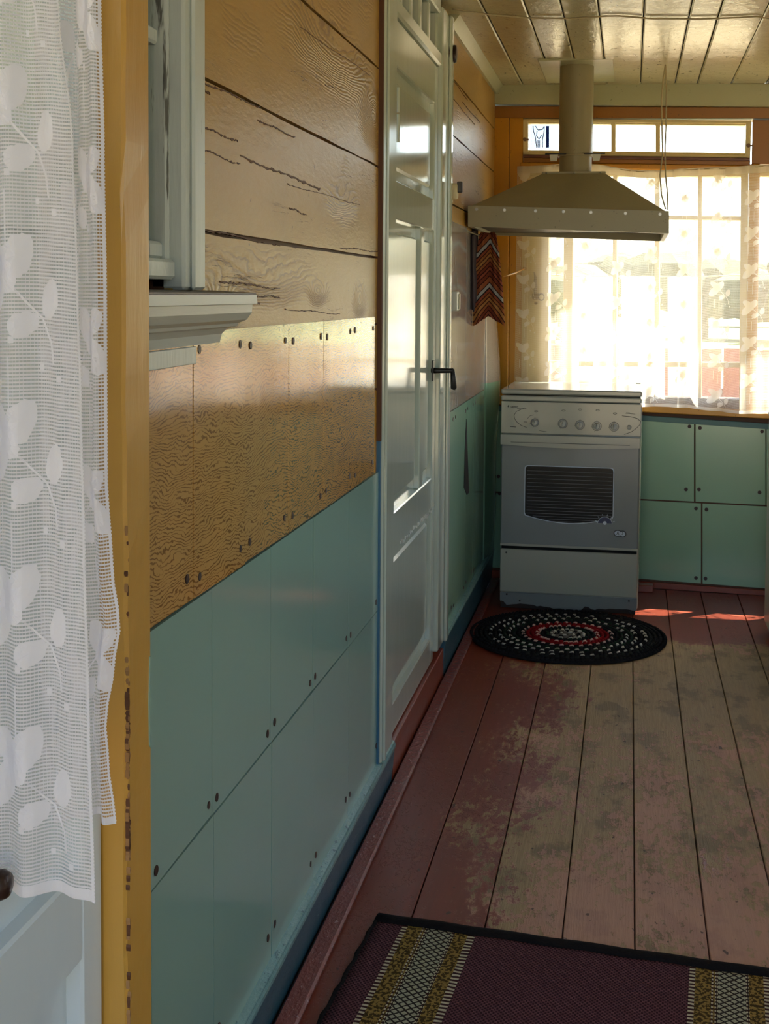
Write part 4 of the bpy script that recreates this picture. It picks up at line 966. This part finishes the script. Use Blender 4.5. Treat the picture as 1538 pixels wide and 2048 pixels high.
squig(bm, [zc_(*p) for p in ((330, 480), (350, 452), (390, 440))], .0014, SF, .0046); squig(bm, [zc_(*p) for p in ((165, 553), (222, 558))], .0024, SF, .0046)
squig(bm, [zc_(*p) for p in ((1285, 438), (1380, 446))], .0014, SF, .0046); squig(bm, [zc_(*p) for p in ((1290, 430), (1330, 432))], .0012, SF, .0046)
for cx_, cy_ in ((415, 405), (680, 402), (840, 393), (1012, 403), (1180, 437)):
    e = zc_(cx_, cy_); squig(bm, [(e[0] + .0068 * math.cos(a), e[1] + .0026 * math.sin(a)) for a in [k * math.pi / 6 for k in range(13)]], .0015, SF, .0046)
obj('panel_print', bm, M['print'], cp)
def text(s_, fr, u, v, n, h, m, parent, name='lettering'):
    cv = bpy.data.curves.new(name, 'FONT'); cv.body = s_; cv.size = h; cv.extrude = .0002; cv.offset = h * .02
    t_ = bpy.data.objects.new(name, cv); me = bpy.data.meshes.new_from_object(t_); bpy.data.objects.remove(t_)
    for vv in me.vertices: vv.co = fr.p(u + vv.co.x, v + vv.co.y, n + vv.co.z)
    me.materials.clear(); me.materials.append(m); o = bpy.data.objects.new(name, me); C.objects.link(o); o.parent = parent; o.matrix_parent_inverse = root_mat(parent).inverted(); return o
e = zc_(170, 364); text('GEFEST', SF, e[0], e[1], .0045, .0088, M['print'], cp)
e = zc_(148, 350); bm = bmesh.new(); prism(bm, SF, [(e[0] + .003 * math.cos(a) * (1 if math.sin(a) < .3 else .4), e[1] + .0045 * math.sin(a)) for a in [k * math.pi / 6 for k in range(12)]], .004, .0046); obj('flame_mark', bm, M['print'], cp)

# ================================================================== TOWELS on a cord
stripe = N('striped_towel'); u, v, _ = stripe.sep(stripe.tc.outputs['UV'])
f = stripe.math('ADD', v, stripe.math('MULTIPLY', stripe.noise(stripe.tc.outputs['UV'], 12, 2), .006))
cr_ = stripe.t.nodes.new('ShaderNodeValToRGB'); cr_.color_ramp.interpolation = 'CONSTANT'
stripe.t.links.new(stripe.math('FRACT', stripe.math('DIVIDE', f, .16)), cr_.inputs[0])
seq = [(0, (131, 67, 49)), (.09, (53, 28, 27)), (.12, (164, 96, 63)), (.24, (59, 34, 30)), (.27, (175, 175, 172)), (.36, (41, 31, 32)), (.40, (155, 80, 57)), (.47, (65, 36, 29)), (.50, (162, 102, 59)), (.57, (79, 43, 33)), (.60, (180, 129, 76)), (.67, (71, 40, 32)), (.70, (164, 99, 62)), (.77, (67, 36, 29)), (.80, (131, 66, 50)), (.87, (62, 33, 30)), (.90, (154, 82, 62)), (.97, (53, 28, 27))]
els = cr_.color_ramp.elements
els[0].position = 0; els[0].color = lin(seq[0][1]); els[1].position = .97; els[1].color = lin(seq[-1][1])
for p_, c_ in seq[1:-1]: e = els.new(p_); e.color = lin(c_)
stripe.fin(cr_.outputs[0], .9, stripe.bump(stripe.noise(stripe.tc.outputs['UV'], 400, 2), .5, .002), .1)
TY = 4.74
def towel(pxs, lab, mat, depth, slope):
    bm = bmesh.new(); uv = bm.loops.layers.uv.new('UVMap'); rows = []; uvs = []
    nseg = 20
    for (y_, xl, xm, xr, dip) in pxs:
        A = on(xl, y_, 1, TY); Bm = on(xm, y_, 1, TY); Cc = on(xr, y_, 1, TY); row = []; ur = []
        for i in range(nseg + 1):
            t = i / nseg
            if t < .5: q_ = t * 2; p = A.lerp(Bm, q_); d = depth * (1 - q_)
            else: q_ = t * 2 - 1; p = Bm.lerp(Cc, q_); d = depth * q_
            dd = abs(t - .5) * 2
            row.append(bm.verts.new((max(p.x, .009), TY - .02 - .03 * math.sin(math.pi * dd * .5) + .006 * math.sin(t * 25), min(p.z, .0 + 1.421) - dip * dd)))
            ur.append((t * .2, -p.z + dd * -slope))
        rows.append(row); uvs.append(ur)
    for j in range(len(rows) - 1):
        for i in range(nseg):
            f_ = bm.faces.new((rows[j][i], rows[j + 1][i], rows[j + 1][i + 1], rows[j][i + 1]))
            for l, (a, b) in zip(f_.loops, ((j, i), (j + 1, i), (j + 1, i + 1), (j, i + 1))): l[uv].uv = uvs[a][b]
    return bm
tw = thing('striped_towel', 'orange, brown and white striped towel hanging folded on the cord beside the stove hood', 'towel', (.06, TY, 1.2))
rowsT = [(452, 968, 980, 990, 0), (470, 963, 982, 996, .004), (500, 958, 982, 1001, .008), (540, 955, 981, 1005, .010), (580, 953, 980, 1008, .012), (610, 952, 979, 1011, .012), (632, 951, 978, 1013, .035)]
rowsT = [(y, a, b, c, d) for (y, a, b, c, d) in rowsT]
o = obj('towel_front', towel(rowsT, '', stripe.m, .03, .045), stripe.m, tw, True); o.modifiers.new('s', 'SOLIDIFY').thickness = .005
rowsB = [(460, 966, 978, 992, 0), (520, 958, 976, 1002, .006), (580, 954, 974, 1008, .008), (625, 956, 985, 1008, .03)]
bmb = towel(rowsB, '', None, .02, .05)
for v_ in bmb.verts: v_.co.y += .022
o = obj('towel_back', bmb, stripe.m, tw, True); o.modifiers.new('s', 'SOLIDIFY').thickness = .004
g = thing('dark_cloth', 'dark grey cloth hanging flat on the wall behind the striped towel', 'cloth', (.02, 4.86, 1.3))
bm = bmesh.new(); rws_ = []
for j in range(9):
    z = 1.405 - .27 * j / 8; rws_.append([bm.verts.new((.012 + .008 * math.sin(i * 1.4 + j * .1), 4.60 + .10 * i / 10 + (.02 * j / 8 if i < 3 else 0), z + .004 * i)) for i in range(11)])
for j in range(8):
    for i in range(10): bm.faces.new((rws_[j][i], rws_[j + 1][i], rws_[j + 1][i + 1], rws_[j][i + 1]))
o = obj('cloth_sheet', bm, M['grey_towel'], g, True); o.modifiers.new('s', 'SOLIDIFY').thickness = .004
bm = bmesh.new(); pts = [(.0, 4.56, 1.445), (.01, 4.6, 1.44), (.035, TY - .01, 1.432), (.07, 4.9, 1.36)] ; e = FW.p(*FW.px(1050, 537, .005), .006)
tube(bm, [(.0, 4.5, 1.418), (.03, TY - .004, 1.409), (.075, TY - .002, 1.407)], .0025, 6)
obj_c = obj('towel_line', bm, M['cord'], None, True); tag(obj_c, 'cord from the wall under the hood that carries the striped towel', 'cord')
bm = bmesh.new(); st0 = on(1006, 553, 1, TY + .02); tube(bm, [st0, st0.lerp(e, .5) + Vector((0, 0, -.004)), e], .003, 6); tube(bm, [e, e + FW.N * .012], .008, 10)
tag(obj('rope_tie', bm, M['ochre_plain'], None, True), 'short ochre cord from the towel to the knob on the window frame', 'cord')

# ================================================================== SMALL THINGS ON THE WALL BEYOND THE DOOR
su, sv = LW.px(906, 383, .02)
sw = thing('light_switch', 'cream rotary light switch on the ochre boards beside the door', 'switch', (0, su, sv))
box('switch_base', LW, rect(su - .045, sv - .036, su + .035, sv + .036), -.001, .016, M['plastic'], sw, .004)
bm = bmesh.new(); tube(bm, [(.014, su - .005, sv), (.034, su - .005, sv), (.036, su - .005, sv)], [.026, .024, .018], 20); obj('switch_cap', bm, M['plastic'], sw, True)
box('switch_lever', LW, rect(su - .014, sv - .004, su + .004, sv + .03), .034, .050, M['black'], sw, .002)
su, sv = LW.px(904, 603, .01)
pk = thing('wall_socket', 'pale square socket box low on the grey printed panel beside the door', 'socket', (0, su, sv))
box('socket_box', LW, rect(su - .03, sv - .03, su + .03, sv + .032), .004, .03, M['mould'], pk, .003)
box('socket_face', LW, rect(su + .006, sv - .025, su + .024, sv + .026), .03, .034, M['plastic'], pk, .002)
ju, jv = LW.px(905, 108, .02)
jb = thing('junction_box', 'dark brown round porcelain junction high on the wall beside the door', 'junction box', (0, ju, jv))
bm = bmesh.new(); tube(bm, [(-.001, ju, jv), (.012, ju, jv), (.022, ju, jv), (.032, ju, jv), (.034, ju, jv)], [.04, .038, .028, .026, .012], 20); obj('box_body', bm, M['handle'], jb, True)
bm = bmesh.new(); tube(bm, [(.012, ju + .01, jv), (.019, ju + .01, jv)], .034, 20); obj('box_rim', bm, M['cable'], jb)
bm = bmesh.new(); yc_ = LW.px(902, 300, .004)[0]
tube(bm, [(.01, ju, jv - .036), (.006, ju - .01, jv - .07), (.005, yc_ + .01, jv - .15), (.005, yc_ - .005, 1.70), (.005, yc_, 1.62), (.005, yc_ + .01, 1.56)], .0035, 6)
tag(obj('cable', bm, M['cable'], None, True), 'brown cable running down from the junction box along the door casing', 'cable')

# ================================================================== RUGS
cols_ = [(36, 34, 36), (190, 186, 178), (44, 46, 44), (128, 22, 30), (206, 168, 160), (34, 52, 40), (120, 112, 104), (84, 80, 76)]
rm = [paint('yarn', c, .95, .2, .8, 120, spec=.05) for c in cols_]
rc = Vector((.371, 4.53, 0)); rug = thing('round_rug', 'oval crocheted rug of dark, white and red rings lying in front of the stove', 'rug', rc)
box('rug_base', Fr(rc, (1, 0, 0), (0, 1, 0), (0, 0, 1)), [(.33 * math.cos(k * math.pi / 24), .33 * math.sin(k * math.pi / 24)) for k in range(48)], .0005, .006, rm[0], rug, 0)
pitch = .0165; R0 = .337
pal = {0: (0, 0), 1: (0, 0), 2: (0, 2), 3: (2, 0), 4: (0, 1), 5: (0, 0), 6: (0, 1), 7: (2, 5), 8: (0, 1), 9: (2, 5), 10: (0, 0), 11: (0, 4), 12: (3, 3), 13: (3, 3), 14: (4, 3), 15: (0, 0), 16: (0, 5), 17: (1, 6), 18: (0, 6), 19: (6, 1), 20: (7, 0)}
for k in range(20):
    r = R0 - k * pitch
    if r < .008: break
    n = max(6, int(2 * math.pi * r / .0165)); bm = bmesh.new(); A_c, B_c = pal[k]
    tube(bm, [rc + Vector((r * math.cos(a), r * math.sin(a), .0055)) for a in [2 * math.pi * i / 36 for i in range(37)]], .0062, 6, False, A_c)
    for i in range(n):
        a = 2 * math.pi * (i + .5 * (k % 2)) / n; tan = Vector((-math.sin(a + .4), math.cos(a + .4), 0)); rad = Vector((math.cos(a + .4), math.sin(a + .4), 0)); c = rc + Vector((r * math.cos(a), r * math.sin(a), .0105 + random.uniform(0, .0015)))
        mi = A_c if (i % 2 == 0 or random.random() < .15) else B_c
        ring_ = []
        for (tt, rr_) in ((-.0095, .0), (-.005, .0055), (.005, .0055), (.0095, .0)):
            ring_.append([c + tan * tt] if rr_ == 0 else [c + tan * tt + rad * rr_ * math.cos(b) + Vector((0, 0, rr_ * math.sin(b))) for b in [2 * math.pi * q_ / 5 for q_ in range(5)]])
        V_ = [[bm.verts.new(p) for p in q_] for q_ in ring_]
        for q_ in range(5):
            z = (q_ + 1) % 5
            for f_ in ((V_[0][0], V_[1][q_], V_[1][z]), (V_[1][q_], V_[2][q_], V_[2][z], V_[1][z]), (V_[2][q_], V_[3][0], V_[2][z])): bm.faces.new(f_).material_index = mi
    obj('rug_ring', bm, rm, rug, True)

# woven runner at the bottom
ra = on(757, 1838, 2, .006); rb = on(1538, 1950, 2, .006); RU = (rb - ra); RU.z = 0; RU.normalize(); RV = Vector((RU.y, -RU.x, 0)) ; RV = RV if RV.y < 0 else -RV
el = on(640, 2048, 2, .006); RVl = (el - ra); RVl.z = 0; RVl.normalize()
RF = Fr(Vector((ra.x, ra.y, 0)), RU, RVl, (0, 0, 1))
run = thing('woven_runner', 'burgundy and mustard striped woven runner with black edge in the foreground', 'rug', RF.p(.38, .5))
wm = N('woven_stripes'); o_ = wm.tc.outputs['UV']; u, v, _ = wm.sep(o_)
RWd = .765
def band(a, b): return wm.math('MULTIPLY', wm.math('GREATER_THAN', u, a), wm.math('LESS_THAN', u, b))
def mir(u_): return u_
def frac(x, p): return wm.math('FRACT', wm.math('DIVIDE', x, p))
jit = wm.math('MULTIPLY', wm.math('SUBTRACT', wm.noise(o_, 60, 2), .5), .004)
v = wm.math('ADD', v, jit)
fine = wm.math('GREATER_THAN', frac(v, .010), .5); fx = wm.math('GREATER_THAN', frac(wm.math('ADD', u, wm.math('MULTIPLY', fine, .004)), .008), .42)
burg = wm.mix(wm.math('MULTIPLY', fx, wm.noise(o_, 90, 2)), lin((50, 26, 32)), lin((132, 86, 92)))
must = wm.mix(wm.math('GREATER_THAN', wm.noise(wm.map(o_, (160, 130, 1)), 1, 2), .5), lin((70, 54, 26)), lin((146, 118, 62)))
zz = wm.math('ABSOLUTE', wm.math('SUBTRACT', frac(u, .0167), .5)); zz2 = frac(wm.math('ADD', v, wm.math('MULTIPLY', zz, .016)), .016)
zz3 = frac(wm.math('SUBTRACT', v, wm.math('MULTIPLY', zz, .016)), .016)
zg = wm.mix(wm.math('MAXIMUM', wm.math('LESS_THAN', zz2, .28), wm.math('LESS_THAN', zz3, .28)), lin((168, 164, 140)), lin((48, 40, 36)))
tick = wm.mix(wm.math('GREATER_THAN', frac(v, .0115), .5), lin((60, 34, 34)), lin((196, 184, 156)))
dline = lin((40, 32, 26))
col = burg
for s_ in (0, .531):
    S = s_
    for (a, b, cc) in ((.052, .066, tick), (.062, .100, must), (.090, .093, tick), (.096, .101, tick), (.101, .148, zg), (.148, .153, tick), (.153, .180, must), (.178, .192, tick)):
        col = wm.mix(band(a + S, b + S), col, cc)
    for a in (.0985, .1505): col = wm.mix(band(a + S, a + .0015 + S), col, dline)
hh_ = wm.math('ADD', wm.math('MULTIPLY', fx, .6), wm.math('MULTIPLY', wm.math('ABSOLUTE', wm.math('SUBTRACT', frac(v, .005), .5)), 1.2))
wm.fin(col, .95, wm.bump(hh_, .9, .0025), .1)
bm = bmesh.new(); uvl = bm.loops.layers.uv.new('UVMap'); nu, nv = 40, 50; LN = 1.05
G = [[bm.verts.new(RF.p(RWd * i / nu, LN * j / nv, .0065 + .0012 * math.sin(i * .7) * math.sin(j * .5))) for i in range(nu + 1)] for j in range(nv + 1)]
for j in range(nv):
    for i in range(nu):
        f = bm.faces.new((G[j][i], G[j + 1][i], G[j + 1][i + 1], G[j][i + 1]))
        for l, (a, b) in zip(f.loops, ((i, j), (i, j + 1), (i + 1, j + 1), (i + 1, j))): l[uvl].uv = (RWd * a / nu, LN * b / nv)
bmesh.ops.recalc_face_normals(bm, faces=bm.faces)
if bm.faces[0].normal.z < 0: bmesh.ops.reverse_faces(bm, faces=bm.faces)
o = obj('woven_field', bm, wm.m, run, True); so_ = o.modifiers.new('s', 'SOLIDIFY'); so_.thickness = .005; so_.offset = -1
bm = bmesh.new(); tube(bm, [RF.p(-.004 + (RWd + .008) * i / 30, -.004 + .0015 * math.sin(i * 1.1), .006) for i in range(31)], .015, 8)
for v_ in bm.verts: v_.co.z = .001 + (v_.co.z + .009) * .4
obj('binding', bm, M['bind'], run, True)
bm = bmesh.new(); tube(bm, [RF.p(-.003 + .002 * math.sin(i * 2.3), LN * i / 40, .005) for i in range(41)], .0045, 6); obj('side_selvage', bm, M['bind'], run, True)

wb = thing('wood_block', 'short red brown wooden block lying on the floor between stove and far wall', 'block', (.68, 5.33, 0))
p0 = on(1281, 1182, 2, 0); box('block', FL, rect(p0.x - .03, p0.y - .02, p0.x + .05, p0.y + .03), 0, .028, M['red'], wb, .002)
# cabinet whose far edge shows at the right border
cb = thing('white_cupboard', 'white painted cupboard whose edge shows at the right border', 'cupboard', (1.38, 4.4, 0))
cxl = on(1534, 1000, 1, 4.78)[0]
CB = Fr((cxl, 0, 0), (0, 1, 0), (0, 0, 1), (-1, 0, 0)); hz_ = on(1536, 822, 1, 4.78)[2]
box('cupboard_body', CB, rect(3.95, .03, 4.78, hz_ - .02), -.5, 0, M['mould'], cb, .004)
box('cupboard_top', CB, rect(3.93, hz_ - .018, 4.785, hz_), -.52, .002, M['mould'], cb, .003)
for y in (4.0, 4.72):
    for n in (-.04, -.46): box('leg', CB, rect(y - .015, 0, y + .015, .03), n - .015, n + .015, M['black'], cb, 0)

# ================================================================== portals
portal('portal_far', FW.p(.62, 1.37, -.13), tuple(FW.N), 1.25, 1.3)
portal('portal_far_side', FW.p(1.5, 1.37, -.13), tuple(FW.N), .5, 1.3)
portal('portal_side', (2.04, 4.25, 1.32), (-1, 0, 0), .5, 1.05)
portal('portal_side_near', (2.04, 2.3, 1.32), (-1, 0, 0), .6, 1.05)
portal('portal_door', (.5, -1.62, 1.17), (0, 1, 0), 2.1, 2.35)
